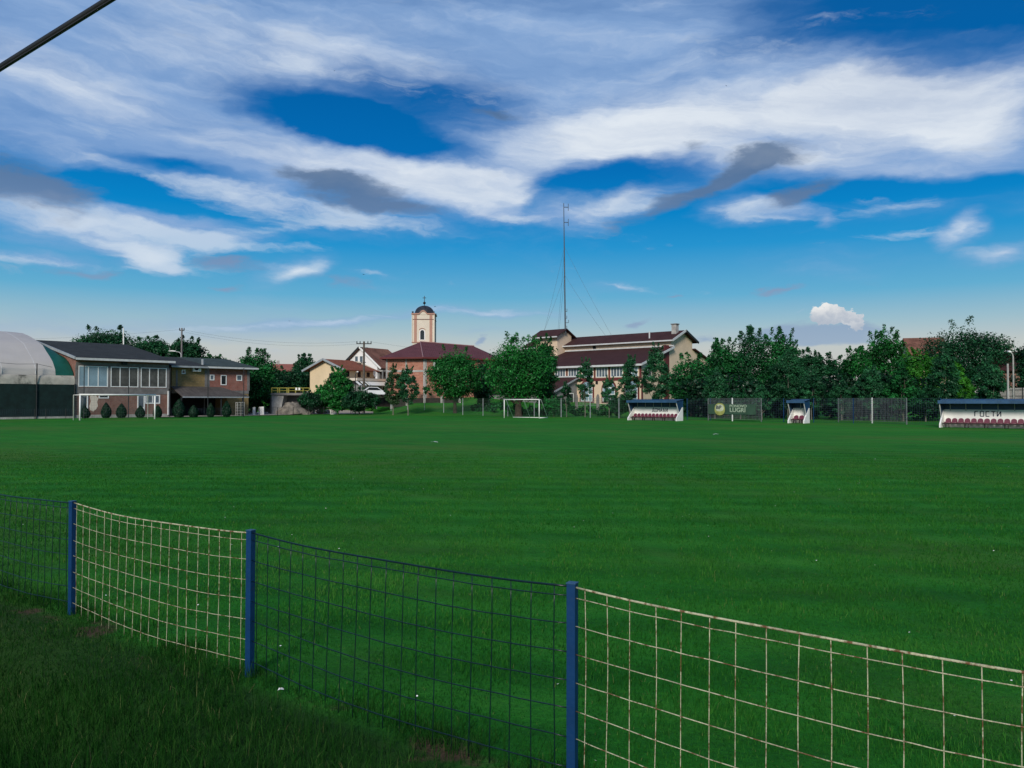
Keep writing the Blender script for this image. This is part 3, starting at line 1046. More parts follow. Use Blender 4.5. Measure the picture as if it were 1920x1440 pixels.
def arch_pts(cx, z0, w, h, n=10):
    """rectangle with a round head, in x-z"""
    r = w / 2
    pts = [(cx - r, z0), (cx + r, z0), (cx + r, z0 + h - r)]
    pts += [(cx + r * math.cos(t), z0 + h - r + r * math.sin(t)) for t in [math.pi * k / n for k in range(1, n)]]
    pts += [(cx - r, z0 + h - r)]
    return pts


# ------------------------------------------------------------------ clubhouse (front wall frame)
CW = WallFrame(-46.9, 86.0, 0.66, 0.75)
club = thing('clubhouse', 'two storey clubhouse of bare brick with dark grey roof behind the large goal', 'building', (CW.ax, CW.ay, 0), CW.rot)
L = CW.t(316)
EZ = 6.55
D = 18.0
w = MB()
w.box(0, L, 0, D, -0.3, EZ)
w.prism([(0.0, 0, EZ), (0.0, D, EZ), (0.0, D * .62, EZ + 2.15)], (L, 0, 0))
w.build('wall', BRICK_CLUB, club)
r = MB()
RY, RZ = 11.9, 9.0
o_ = .75
r.slab([(-.3, -o_, EZ - .02), (L + .35, -o_, EZ - .02), (L + .35, RY, RZ), (-.3, RY, RZ)], .16)
r.slab([(L + .35, D + .5, EZ + .6), (-.3, D + .5, EZ + .6), (-.3, RY, RZ), (L + .35, RY, RZ)], .16)
roof = r.build('roof', ROOF_GREY, club)
g = MB()
g.box(-.3, L + .4, -o_ - .12, -o_ - .003, EZ - .30, EZ - .06)
g.build('gutter', GUTTER, roof)
g = MB()
g.bar((-.36, -o_, EZ - .1), (-.36, RY, RZ - .08), .12, .28)
g.build('barge_board', GUTTER_GREY, roof)
# concrete frame
for (a, b) in ((686, 683), (733, 727)):
    pass
z_up0, z_up1 = CW.z(200, 726), CW.z(200, 687)
band(club, 'concrete_band', 0, L, z_up0 - .75, z_up0 - .08, 0, CONCRETE, .035)
band(club, 'concrete_band', 0, L, z_up1 + .08, z_up1 + .40, 0, CONCRETE, .035)
for px in (144.5, 204.5, 261.5, 314):
    x = CW.t(px)
    band(club, 'concrete_column', x - .2, x + .2, z_up0 - .08, z_up1 + .08, 0, CONCRETE, .032)
for (a, b, gl) in ((146.5, 202, GLASS_SKY), (207, 259, GLASS_BLIND), (263.5, 312, GLASS_BLIND)):
    window(club, CW.t(a), CW.t(b), z_up0 + .02, z_up1, 0, gl, 3, .09)
# ground floor
window(club, CW.t(185), CW.t(204), CW.z(190, 747), CW.z(190, 740), 0, GLASS_DARK, 1, .10)
window(club, CW.t(272.5), CW.t(300), CW.z(285, 757), CW.z(285, 740.5), 0, GLASS_MID, 2, .12)
dr = window(club, CW.t(257.5), CW.t(271.5), CW.z(262, 775), CW.z(262, 740.5), 0, GLASS_MID, 1, .12, name='door', transom=.3)
window(club, CW.t(154), CW.t(165), CW.z(160, 779), CW.z(160, 740), 0, DARK_VOID, 1, .13, name='door')
b = MB()
x = CW.t(177)
pp = [(-.42, .85), (-.1, .7), (.2, .95), (.38, 1.3), (.30, 1.75), (.42, 2.15), (.1, 2.5), (-.05, 2.35), (-.3, 2.62), (-.45, 2.3), (-.36, 1.8), (-.5, 1.3)]
b.prism([(x + u_, -.012, v_) for u_, v_ in pp], (0, .02, 0))
b.build('plaster_patch', PLASTER_CREAM, club)
band(club, 'plinth', 0, L, -.2, .35, 0, CONCRETE_LIGHT, .06)
b = MB()
b.tube([(L - .1, -.15, 3.0), (L - .1, -.15, .2)], .11, 8)
b.build('downpipe', GUTTER, club)
b = MB()
x = CW.t(231)
b.box(x - .25, x + .25, -.45, -.01, EZ - .65, EZ - .35)
b.build('floodlight', BLACK_STEEL, club)

# ------------------------------------------------------------------ annex
AW = WallFrame(-40.6, 95.4, 7.4, 8.1)
an = thing('clubhouse_annex', 'lower annex of red and yellow block with a sheet awning, right of the clubhouse', 'building', (AW.ax, AW.ay, 0), AW.rot)
L2 = AW.t(466)
EZ2 = 6.1
w = MB()
x_mid = AW.t(384)
w.box(x_mid, L2, 0, 10, 3.15, EZ2)
w.build('upper_wall', BRICK_RED, an)
w = MB()
w.box(0, x_mid - .003, 0, 10, 3.15, EZ2)
w.build('upper_wall', BRICK_YELLOW, an)["label"] = 'yellow block wall'
w = MB()
xl = AW.t(426)
w.box(xl, L2, .01, 10, -.3, 3.147)
w.box(0, xl, 3.2, 10, -.3, 3.147)
w.build('lower_wall', BRICK_YELLOW, an)["label"] = 'yellow block wall'
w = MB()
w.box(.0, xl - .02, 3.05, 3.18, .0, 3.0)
w.build('recess_shade', DARK_VOID, an)  # near-black sheet: the shade under the awning is put into its colour
r = MB()
RY2, RZ2 = 7.6, 7.5
r.slab([(-.4, -.7, EZ2), (x_mid, -.7, EZ2), (x_mid, RY2, RZ2), (-.4, RY2, RZ2)], .14)
rf = r.build('roof', ROOF_GREY, an)
r = MB()
r.slab([(x_mid + .003, -.7, EZ2 + .02), (L2 + .9, -.7, EZ2 + .02), (L2 + .9, RY2, RZ2 + .02), (x_mid + .003, RY2, RZ2 + .02)], .14)
rf2 = r.build('roof', ROOF_GREEN, an)
rf2["label"] = 'greenish sheet roof'
g = MB(); g.box(x_mid, L2 + .95, -.83, -.703, EZ2 - .24, EZ2 - .03); g.build('gutter', GUTTER, rf2)
g = MB(); g.box(-.4, x_mid - .01, -.83, -.703, EZ2 - .26, EZ2 - .05); g.build('gutter', GUTTER_GREY, rf)
g = MB(); g.tube([(x_mid, .6, EZ2), (x_mid, .6, EZ2 + .9)], .16, 10); g.build('chimney', GUTTER_GREY, rf)
band(an, 'concrete_band', 0, L2, 2.75, 3.16, 0, CONCRETE, .04)
for px in (386, 390, 465.5):
    x = AW.t(px); band(an, 'concrete_column', x - .17, x + .17, 3.16, EZ2 - .1, 0, CONCRETE, .038)
x = AW.t(331); band(an, 'concrete_column', x - .1, x + .1, 3.16, 5.6, 0, CONCRETE, .036)
for (a, b, ya, yb, gl) in ((340, 347, 701, 693, GLASS_DARK), (393, 401.5, 713, 702.5, GLASS_MID), (413.5, 424.5, 722, 703, GLASS_DARK), (443, 453.5, 714, 703, GLASS_MID)):
    window(an, AW.t(a), AW.t(b), AW.z(a, ya), AW.z(a, yb), 0, gl, 1, .10)
# air conditioner
b = MB()
x, z = AW.t(359), AW.z(364, 696.5)
b.box(x, x + 1.0, -.42, -.04, z, z + .72)
ac = b.build('air_conditioner', WHITE, an)
b = MB(); b.add([(x + .42 + .26 * math.cos(t), -.426, z + .36 + .26 * math.sin(t)) for t in [k * math.pi / 8 for k in range(16)]], [tuple(range(16))]); b.build('fan_grille', IRON, ac)
# awning
b = MB()
xa = AW.t(425)
b.slab([(-.1, -3.1, 2.35), (xa + 1.3, -3.1, 2.45), (xa - .8, .05, 3.6), (-.1, .05, 3.6)], .07)
aw = b.build('awning', ROOF_AWNING, an)
b = MB(); b.box(-.1, xa + 1.3, -3.16, -3.103, 2.22, 2.36); b.build('fascia', GUTTER_GREY, aw)
for px in (316, 390, 441):
    x = AW.t(px) - (.6 if px > 430 else -.2)
    b = MB(); b.box(x - .06, x + .06, -3.0, -2.88, 0, 2.3); b.build('post', BLACK_STEEL, aw)
window(an, AW.t(404), AW.t(412), .1, 2.3, 3.02, DARK_VOID, 1, .12, frame=PLASTER_GREY, name='door')
# white shelf rack and pale slabs by the annex
rk = thing('metal_rack', 'pale slatted metal rack standing by the corner of the annex', 'rack', W3(450, 779, 98), AW.rot)
rk.location.z = 0
b = MB()
for z in (.25, .6, .95, 1.3, 1.6): b.box(-.45, .45, -.2, .2, z, z + .05)
b.build('shelf', CONCRETE_LIGHT, rk)
b = MB()
for x in (-.45, 0, .45):
    for y in (-.2, .2): b.box(x - .025, x + .025, y - .025, y + .025, 0, 1.7)
b.build('upright', CONCRETE_LIGHT, rk)
for (px, h_, lab) in ((476.5, 15, 'narrow pale concrete slab standing under the dark tree, nearer the annex'), (490.5, 16, 'broad stained white slab standing under the dark tree')):
    p = W3(px, 770, 103)
    b = MB(); ww_ = .16 if px < 480 else .32
    b.prism([(-ww_, -.1, -.1), (ww_, -.1, -.1), (ww_ * .9, -.1, h_ * .069), (-ww_, -.1, h_ * .066)], (0, .2, 0))
    o = b.build('standing_slab', WHITE_DIRTY); o.location = (p.x, p.y, 0); tag(o, lab, 'slab')

# ------------------------------------------------------------------ air dome with windscreen fence
dome = thing('air_dome', 'white inflated sports dome beside the clubhouse, with a green end section', 'sports dome', (CW.ax, CW.ay, 0), CW.rot)
WPROF = [(.30, 0), (.30, 2.4), (.32, 4.6), (.45, 5.2), (1.2, 6.05), (2.1, 6.65), (3.2, 7.3), (4.2, 7.95), (5.3, 8.3), (6.8, 8.75), (8.5, 9.2), (10.5, 9.6), (12.5, 9.8)]
GPROF = [(.30, 0), (.30, 2.4), (.32, 4.3), (.5, 4.9), (1.2, 5.6), (2.1, 6.25), (3.0, 6.65), (4.2, 6.95), (5.3, 7.15), (6.8, 7.4), (8.5, 7.7), (10.5, 7.95), (12.5, 8.1)]
mir = lambda pr: pr + [(25 - y, z) for y, z in pr[-2::-1]]
def loft(name, sections, m):
    b = MB()
    n = len(sections[0][1])
    for (x, pr) in sections:
        b.v += [(x, y, z) for y, z in pr]
    for i in range(len(sections) - 1):
        for j in range(n - 1):
            a = i * n + j
            b.f.append((a, a + 1, a + n + 1, a + n))
    return b.build(name, m, dome, True)
secs = []
for k in range(34):                       # the fabric puffs out a little between its seams
    x = -36 + k * 34.1 / 33
    q = .05 * math.sin(k * math.pi / 3) ** 2
    secs.append((x, mir([(y - q * (1 if y > .4 else 0), z + q * (z > 5)) for y, z in WPROF])))
loft('shell', secs, FABRIC_WHITE)
mid = [((a[0] + b_[0]) / 2, (a[1] + b_[1]) / 2 ) for a, b_ in zip(WPROF, GPROF)]
loft('end_section', [(-1.9, mir(WPROF)), (-.9, mir(mid)), (-.12, mir(GPROF))], FABRIC_GREEN)
b = MB()
for xs in (-3.9, -7.0, -10.1, -13.2):
    b.tube([(xs + .02 * z, y - .03, z + .02) for y, z in WPROF[2:]], .03, 5)
b.build('seam_strap', GUTTER, dome)
ws = thing('windscreen_fence', 'tall fence of dark green windscreen netting with a dirty beige tarp on top', 'fence', (CW.ax, CW.ay, 0), CW.rot)
b = MB(); b.box(-22, -.05, -.03, .03, .08, 3.62); b.build('windscreen', WINDSCREEN, ws)
b = MB()
n = 60
for i in range(n + 1):
    x = -22 + 21.9 * i / n
    wob = .10 * math.sin(i * 1.3) + .05 * math.sin(i * 2.9)
    for (yy, zz) in ((-.04, 3.60), (.0 + wob * .3, 4.05 + wob * .3), (.10 + wob * .5, 4.45 + wob * .5), (.24, 4.56)):
        b.v.append((x, yy, zz))
for i in range(n):
    for j in range(3):
        a = i * 4 + j
        b.f.append((a, a + 4, a + 5, a + 1))
b.build('tarp', FABRIC_TARP, ws, True)
for px in (-10, 68, 139.5):
    x = CW.t(px)
    b = MB(); b.tube([(x, -.12, -.3), (x, -.12, 5.75 if px < 100 else 3.7)], .055, 8); b.build('post', BLACK_STEEL, ws)
b = MB(); b.tube([(-22, -.12, 5.72), (CW.t(-10), -.12, 5.72), (CW.t(30), -.12, 5.62), (CW.t(68), -.12, 5.70), (CW.t(97), -.10, 5.40)], .02, 6); b.build('top_wire', BLACK_STEEL, ws)
b = MB(); b.box(-22, -.05, -.09, -.033, -.1, .22); b.build('kerb', CONCRETE_LIGHT, ws)

# ------------------------------------------------------------------ poles behind the clubhouse
p = W3(233, 660, 120)
b = MB(); b.tube([(0, 0, 0), (-.15, 0, CAM_H + 120 * 135 / 1500)], [.14, .09], 8)
o = b.build('mast', WHITE); o.location = (p.x, p.y, 0); tag(o, 'thin white mast rising behind the ridge of the clubhouse roof', 'mast')


def utility_pole(px, d, base, ytop, label, arm, r=.16):
    p = W3(px, ytop, d)
    t = thing('utility_pole', label, 'utility pole', (p.x, p.y, base))
    h = p.z - base
    b = MB(); b.tube([(0, 0, -.5), (0, 0, h)], [r, r * .7], 10); b.build('pole', WOOD_POLE if arm > .6 else CONCRETE, t)
    b = MB(); b.bar((-arm, -.05, h - .35), (arm, .05, h - .35), .13)
    if arm > .6: b.bar((-arm * .5, -.05, h - .95), (arm * .5, .05, h - .95), .10)
    cr = b.build('crossarm', BLACK_STEEL, t)
    for k in ((-1, -.55, .55, 1) if arm > .6 else (-1, 1)):
        b = MB(); b.lathe([(.03, 0), (.09, .06), (.05, .16), (.085, .22), (.03, .32)], 8, (arm * k * .95, 0, h - .29)); b.build('insulator', IRON, cr, True)
    return t, p


up1, p1_ = utility_pole(341, 118, 0, 615, 'concrete utility pole with two insulators behind the annex roof', .35)
up2, p2_ = utility_pole(682.5, 118, ground_z(-21.8, 118), 640, 'weathered wooden utility pole with crossarm in front of the two houses', 1.1, .2)
b = MB(); h2 = p2_.z - up2.location.z; b.bar((-.9, -.1, h2 - 3.3), (.3, -.1, h2 - 3.1), .1); b.bar((-.55, -.1, h2 - 3.5), (-.2, -.1, h2 - 2.9), .08); b.build('lamp_arm', BLACK_STEEL, up2)
b = MB()
def wire(b, a, c, sag, r=.009, n=14):
    a, c = Vector(a), Vector(c)
    b.tube([a.lerp(c, i / n) - Vector((0, 0, sag * 4 * (i / n) * (1 - i / n))) for i in range(n + 1)], r, 5, False)
wire(b, p1_ + Vector((0, 0, -.2)), p2_ + Vector((-1, 0, -.05)), .9)
wire(b, p1_ + Vector((0, 0, -.5)), p2_ + Vector((-1, 0, -.4)), 1.0)
wire(b, p2_ + Vector((1, 0, -.05)), (16, 160, 11), 1.2)
wire(b, p1_ + Vector((0, 0, -.2)), (-115, 130, 13), 1.4)
tag(b.build('power_line', BLACK_STEEL), 'thin power lines strung between the utility poles above the roofs', 'power line')


def street_lamp(px, d, base, ytop, label, arm, head_mat, pole_mat, r=.07):
    p = W3(px, ytop, d)
    t = thing('street_lamp', label, 'street lamp', (p.x, p.y, base))
    h = p.z - base
    b = MB(); b.tube([(0, 0, -.3), (0, 0, h - .35), (arm * .15, 0, h - .1), (arm * .6, 0, h + .02)], [r, r * .75, r * .6, r * .5], 8); b.build('pole', pole_mat, t, True)
    b = MB(); b.prism([(arm * .5, -.1, h + .0), (arm * 1.15, -.1, h + .03), (arm * 1.2, -.1, h + .09), (arm * .9, -.1, h + .15), (arm * .5, -.1, h + .09)], (0, .2, 0)); b.build('lamp_head', head_mat, t)
    return t


street_lamp(339.5, 104, 0, 659, 'street lamp with long white arm above the annex roof', -1.35, LAMP_WHITE, GUTTER, .06)
street_lamp(666.5, 112, ground_z(-21.9, 112), 698, 'short black street lamp with white head before the yellow house', .35, LAMP_WHITE, BLACK_STEEL, .07)
street_lamp(1899.5, 62, 0, 661, 'concrete street lamp post at the far right, taller of the two grey posts', -.35, LAMP_WHITE, CONCRETE_LIGHT, .075)
p = W3(1889.5, 682, 64)
b = MB(); b.tube([(0, 0, -.3), (0, 0, p.z)], [.085, .07], 8); o = b.build('concrete_post', CONCRETE_LIGHT); o.location = (p.x, p.y, 0); tag(o, 'plain grey concrete post at the far right, shorter than the street lamp beside it', 'post')

# ------------------------------------------------------------------ yellow house
YH = WallFrame(-26.4, 125.0, 0.5, 0.866)
yh = thing('yellow_house', 'yellow gabled house with orange brown roof and white shop awning', 'house', (YH.ax, YH.ay, 0), YH.rot)
# local: x along the right-hand side wall (receding), y = into the house (to the left in the picture)
wd, ln_ = 7.0, 7.8
ez, rz = 7.0, 8.45
w = MB()
w.box(0, ln_, 0, wd, -.5, ez)
w.prism([(0, 0, ez), (0, wd, ez), (0, wd / 2, rz - .08)], (ln_, 0, 0))
w.build('wall', PLASTER_YELLOW, yh)
r = MB()
r.slab([(-.75, -.95, ez - .35), (ln_, -.95, ez - .35), (ln_ - 1.6, wd / 2, rz), (-.75, wd / 2, rz)], .14)
r.slab([(ln_, wd + .95, ez - .35), (-.75, wd + .95, ez - .35), (-.75, wd / 2, rz), (ln_ - 1.6, wd / 2, rz)], .14)
r.slab([(ln_, -.95, ez - .35), (ln_, wd + .95, ez - .35), (ln_ - 1.6, wd / 2, rz)], .12)
rf = r.build('roof', ROOF_ORANGE, yh)
g = MB()
g.bar((-.80, -1.0, ez - .42), (-.80, wd / 2, rz - .06), .10, .32)
g.bar((-.80, wd + 1.0, ez - .42), (-.80, wd / 2, rz - .06), .10, .32)
g.build('barge_board', GUTTER_GREY, rf)
# gable window: on the plane x = 0, facing -x; built in its own turned child frame
def gable_frame(parent, name, loc, rotz):
    e = bpy.data.objects.new(name, None); COL.objects.link(e); e.parent = parent; e.location = loc; e.rotation_euler = (0, 0, rotz); return e
def gwin(parent, y0, y1, z0, z1, glass, frame=None, mull=1, label=None):
    """window on the end wall x = 0 (outside is -x)"""
    f = MB(); fr = .09
    f.box(-.05, .02, y0, y1, z0, z0 + fr); f.box(-.05, .02, y0, y1, z1 - fr, z1)
    f.box(-.05, .02, y0, y0 + fr, z0 + fr, z1 - fr); f.box(-.05, .02, y1 - fr, y1, z0 + fr, z1 - fr)
    for k in range(1, mull):
        c = y0 + (y1 - y0) * k / mull
        f.box(-.045, .02, c - fr / 2, c + fr / 2, z0 + fr, z1 - fr)
    o = f.build('window', frame or PLASTIC_WHITE, parent)
    p = MB(); p.box(-.012, .01, y0 + .04, y1 - .04, z0 + .04, z1 - .04); p.build('pane', glass, o)
    return o
gwin(yh, 2.0, 2.85, 5.35, 6.15, GLASS_DARK, WOOD_DARK, 2)
for (a, b, z0, z1, gl) in ((.7, 1.4, 5.62, 6.5, DARK_VOID), (3.4, 4.1, 5.62, 6.5, GLASS_DARK), (5.6, 6.3, 5.7, 6.4, GLASS_DARK)):
    window(yh, a, b, z0, z1, 0, gl, 1, .08, WOOD_DARK)
# terrace over the shop: slab, parapet and the white awning
b = MB(); b.box(-.2, 8.0, -3.0, -.003, 4.95, 5.35); ter = b.build('terrace', PLASTER_CREAM, yh)
b = MB()
for k in range(9):
    x = -.6 + k * 1.12
    if k < 3:
        b.slab([(x, -3.9, 4.25), (x + .55, -3.9, 4.25), (x + .55, -3.0, 4.85), (x, -3.0, 4.85)], .05)
b.slab([(1.9, -3.9, 4.25), (9.0, -3.9, 4.25), (8.2, -3.0, 4.85), (1.9, -3.0, 4.85)], .05)
b.build('awning', WHITE, yh)
w = MB(); w.box(1.0, 7.9, -2.6, -.005, -.5, 4.94); w.build('shop_wall', PLASTER_GREY, yh)
for (a, b_, gl, mu) in ((1.3, 2.4, DARK_VOID, 1), (3.6, 6.1, GLASS_MID, 3), (6.4, 7.6, GLASS_DARK, 2)):
    window(yh, a, b_, 2.7, 4.2, -2.6, gl, mu, .10, transom=.5)
b = MB(); b.box(7.95, 8.15, -2.95, -2.75, 1.0, 4.94); b.build('pillar', WHITE, yh)
# satellite dish on the terrace corner
p = W3(701.5, 707, 127)
dish = thing('satellite_dish', 'white satellite dish on the terrace corner of the yellow house', 'satellite dish', p)
b = MB()
b.lathe([(.02, .0), (.2, .02), (.38, .07), (.52, .15), (.53, .15), (.39, .05), (.2, -.02), (.02, -.03)], 18)
o = b.build('dish', WHITE, dish, True); o.rotation_euler = (math.radians(80), 0, math.radians(70)); o.location = (0, 0, .5)
b = MB(); b.tube([(0, .1, -.6), (0, .1, .5)], .05, 6); b.build('mount', BLACK_STEEL, dish)

# ------------------------------------------------------------------ white house with rusty roof
WH = WallFrame(-23.6, 140.0, 0.5, 0.866)
wh = thing('white_house', 'tall white gabled house with rusty brown roof and dark balconies', 'house', (WH.ax, WH.ay, 0), WH.rot)
wd, ln_ = 7.5, 8.0
ez, rz = 8.4, 11.35
w = MB()
w.box(0, ln_, 0, wd, -.5, ez)
w.prism([(0, 0, ez), (0, wd, ez), (0, wd / 2, rz - .1)], (ln_, 0, 0))
w.build('wall', PLASTER_WHITE, wh)
r = MB()
r.slab([(-.5, -1.2, ez - .9), (ln_ + .6, -1.2, ez - .9), (ln_ - .4, wd / 2, rz), (-.5, wd / 2, rz)], .16)
r.slab([(ln_ + .6, wd + .9, ez - .7), (-.5, wd + .9, ez - .7), (-.5, wd / 2, rz), (ln_ - .4, wd / 2, rz)], .16)
rf = r.build('roof', ROOF_RUST, wh)
g = MB()
g.bar((-.56, wd + .95, ez - .80), (-.56, wd / 2, rz - .05), .10, .30)
g.build('barge_board', BLACK_STEEL, rf)
g = MB(); g.bar((-.56, -1.25, ez - 1.0), (-.56, wd / 2 - .1, rz - .05), .10, .28); g.build('barge_board', WHITE, rf)
for (a, b, z0, z1) in ((4.3, 5.1, 8.6, 9.8), (3.2, 4.0, 8.6, 9.8), (6.1, 6.6, 8.6, 9.3)):
    gwin(wh, a, b, z0, z1, GLASS_MID)
# loggia side facing the pitch
for z in (3.9, 6.9):
    b = MB(); b.box(-.3, 5.6, -1.5, -.003, z, z + .25); b.build('balcony_slab', CONCRETE_LIGHT, wh)
b = MB(); b.box(-.3, 5.6, -1.5, -1.42, 4.15, 5.2); b.build('balcony_front', DARK_VOID, wh)
b = MB(); b.box(.2, 5.5, -.35, -.004, 4.15, 6.85); b.build('loggia_back', PLASTER_GREY, wh)
for x in (-.25, 5.4):
    b = MB(); b.box(x, x + .22, -1.48, -1.26, 1.5, 6.9); b.build('pillar', PLASTER_GREY, wh)
for (a, b_) in ((.8, 1.7), (2.3, 3.2), (3.8, 4.7)):
    window(wh, a, b_, 2.0 if a < 1 else 4.4, 3.7 if a < 1 else 6.3, -.36, GLASS_DARK, 1, .1)
window(wh, 1.0, 2.6, 1.2, 3.7, -1.35, GLASS_DARK, 2, .14)

# ------------------------------------------------------------------ parish building in bare clay block
pa = thing('brick_building', 'unfinished building of bare clay block under a maroon hipped roof, beside the tower', 'building', (-13.6, 125, 0))
ox, oy = -13.6, 125
PLAN = [(-19.9 - ox, 126.2 - oy), (0, 0), (-3.2 - ox, 130.5 - oy), (-1.0 - ox, 145 - oy), (-19.5 - ox, 146 - oy)]
EZP = 8.75
w = MB(); w.prism([(x, y, -.5) for x, y in PLAN], (0, 0, EZP + .5)); w.build('wall', BRICK_HOLLOW, pa)
cxp, cyp = np.mean([p[0] for p in PLAN]), np.mean([p[1] for p in PLAN])
EV = [(x + (x - cxp) * .10, y + (y - cyp) * .10, EZP - .15) for x, y in PLAN]
R1 = Vector(W3(788, 641.5, 133.5)) - Vector((ox, oy, 0))
R2 = Vector(W3(889, 649.5, 137.5)) - Vector((ox, oy, 0))
r = MB()
for poly in ([EV[0], EV[1], R1], [EV[1], EV[2], R2, R1], [EV[2], EV[3], R2], [EV[3], EV[4], R1, R2], [EV[4], EV[0], R1]):
    r.add(poly, [tuple(range(len(poly)))])
    r.add([Vector(p) - Vector((0, 0, .14)) for p in poly], [tuple(range(len(poly)))[::-1]])
rf = r.build('roof', ROOF_MAROON, pa)
g = MB()
for k in range(5):
    a, b = EV[k], EV[(k + 1) % 5]
    g.bar((a[0], a[1], a[2] - .1), (b[0], b[1], b[2] - .1), .1, .24)
g.build('eaves_trim', MAROON_TRIM, rf)
g = MB(); g.tube([Vector(EV[1]) + Vector((0, 0, .06)), R1 + Vector((0, 0, .08)), R2 + Vector((0, 0, .08))], .09, 8); g.build('ridge_cap', mat('pale_ridge_tile', (.30, .17, .17, 1), .7), rf)
for s in (.12, .3, .5, .7, .9):
    g = MB()
    q = Vector(R1).lerp(Vector(R2), s); g.box(q.x - .15, q.x + .15, q.y - 1.3, q.y - 1.0, q.z - .55, q.z - .32)
    g.build('roof_vent', BLACK_STEEL, rf)
# concrete frame on the left-hand face and the corner
A_, B_, C_ = Vector(PLAN[0] + (0,)), Vector(PLAN[1] + (0,)), Vector(PLAN[2] + (0,))
dAB, dBC = (B_ - A_).normalized(), (C_ - B_).normalized()
nAB, nBC = Vector((dAB.y, -dAB.x, 0)), Vector((dBC.y, -dBC.x, 0))
def on_face(o, d, n, s0, s1, z0, z1, out=.05):
    b = MB()
    P = [o + d * s0, o + d * s1]
    b.prism([P[0] + n * out + Vector((0, 0, z0)), P[1] + n * out + Vector((0, 0, z0)), P[1] + n * out + Vector((0, 0, z1)), P[0] + n * out + Vector((0, 0, z1))], n * -(out + .05))
    return b
lab = (B_ - A_).length
for s in (.0, lab * .50, lab - .28):
    on_face(A_, dAB, nAB, s, s + .28, 0, EZP - .3).build('concrete_column', CONCRETE_LIGHT, pa)
zb = CAM_H + 125 * (750 - 697.5) / 1500
on_face(A_, dAB, nAB, .28, lab - .28, zb, zb + .32, .04).build('concrete_band', CONCRETE_LIGHT, pa)
on_face(B_, dBC, nBC, .003, .25, 0, EZP - .3).build('concrete_column', CONCRETE_LIGHT, pa)
on_face(B_, dBC, nBC, .25, 11, zb, zb + .32, .04).build('concrete_band', CONCRETE, pa)
on_face(B_, dBC, nBC, 1.35, 3.0, 7.0, 8.5, .02).build('window_opening', DARK_VOID, pa)
on_face(B_, dBC, nBC, 5.0, 6.7, 7.0, 8.5, .02).build('window_opening', DARK_VOID, pa)
b = on_face(B_, dBC, nBC, 1.38, 1.72, 7.15, 7.9, .04); b.build('window_opening', PLASTER_WHITE, pa)["label"] = 'pale sheet in the opening'

# ------------------------------------------------------------------ church tower
CTd = 160
tp = W3(793.4, 640, CTd)
ct = thing('church_tower', 'cream and pink church tower with a dark dome and a cross on top', 'church tower', (tp.x, CTd, 0))
k = CTd / 1500
hz = lambda py: CAM_H + k * (750 - py)
hw = 2.15
zt = hz(587)
w = MB(); w.box(-hw, hw, 0, 2 * hw, 0, zt); w.build('wall', PLASTER_CREAM, ct)
for face in range(2):
    for s in (-1, 1):
        b = MB()
        if face == 0:
            b.box(s * 1.55 - .27, s * 1.55 + .27, -.07, .02, hz(641), hz(590))
        else:
            b.box(hw - .02, hw + .07, 2.15 + s * 1.55 - .27, 2.15 + s * 1.55 + .27, hz(641), hz(590))
        b.build('pilaster', PLASTER_PINK, ct)
for s in (-1, 1):
    b = MB(); b.box(s * (hw + .06) - .08, s * (hw + .06) + .08, -.11, .14, hz(641), hz(588)); b.build('corner_pilaster', PLASTER_CREAM, ct)
b = MB(); b.box(-hw - .16, hw + .16, -.16, 2 * hw + .16, hz(642.5), hz(640.8)); b.build('cornice', PLASTER_PINK, ct)
b = MB(); b.box(-hw - .10, hw + .10, -.10, 2 * hw + .1, hz(598.9), hz(598.0)); b.build('string_course', MAROON_TRIM, ct)
# top cornice with the arched hood on each side
def hood(y):
    pts = []
    for i in range(25):
        u = -1 + 2 * i / 24
        x = u * (hw + .22)
        z = zt + (.62 * (math.cos(u / .34 * math.pi / 2) if abs(u) < .34 else 0)) + .0
        pts.append((x, z))
    b = MB()
    th = .26
    for i in range(24):
        (xa, za), (xb, zb_) = pts[i], pts[i + 1]
        b.prism([(xa, y - .2, za - th), (xb, y - .2, zb_ - th), (xb, y - .2, zb_), (xa, y - .2, za)], (0, .45, 0))
    return b
cb3 = hood(0)
tmp = MB(); tmp.box(hw - .02, hw + .22, .26, 2 * hw + .2, zt - .26, zt); tmp.box(-hw - .22, -hw + .02, .26, 2 * hw + .2, zt - .26, zt)
tmp.box(-hw + .02, hw - .02, 2 * hw - .02, 2 * hw + .22, zt - .26, zt)
cb3.add(tmp.v, tmp.f)
cb3.build('cornice', PLASTER_PINK, ct)
b = MB(); b.prism([(x, -.06, z) for x, z in arch_pts(0, zt - .3, 1.25, .68)], (0, .1, 0)); b.build('hood_infill', PLASTER_CREAM, ct)
prof = [(hw * .94, zt - .05), (hw * .93, zt + .22)]
for i in range(1, 13):
    t = math.pi / 2 * i / 12
    prof.append((max(.05, hw * .90 * math.cos(t)), zt + .22 + 1.55 * math.sin(t)))
b = MB(); b.lathe(prof, 24, (0, hw, 0)); dm = b.build('dome', TIN_DOME, ct, True)
b = MB()
for sx in (-1, 1):
    for sy in (0, 1): b.box(sx * (hw - .05) - .16, sx * (hw - .05) + .16, sy * 2 * hw - .12, sy * 2 * hw + .2, zt + .004, zt + .38)
b.build('corner_finial', TIN_DOME, ct)
z0 = zt + 1.75
b = MB(); b.lathe([(.06, -.1), (.07, .28), (.16, .34), (.30, .5), (.28, .66), (.12, .8), (.06, .9)], 12, (0, hw, z0))
b.box(-.055, .055, hw - .05, hw + .05, z0 + .9, z0 + 2.0); b.box(-.36, .36, hw - .045, hw + .045, z0 + 1.55, z0 + 1.66); b.build('cross', IRON, dm)
b = MB(); b.prism([(x, -.03, z) for x, z in arch_pts(-.18, hz(637.5), 1.18, 2.15)], (0, .05, 0)); wf = b.build('window', PLASTER_WHITE, ct)
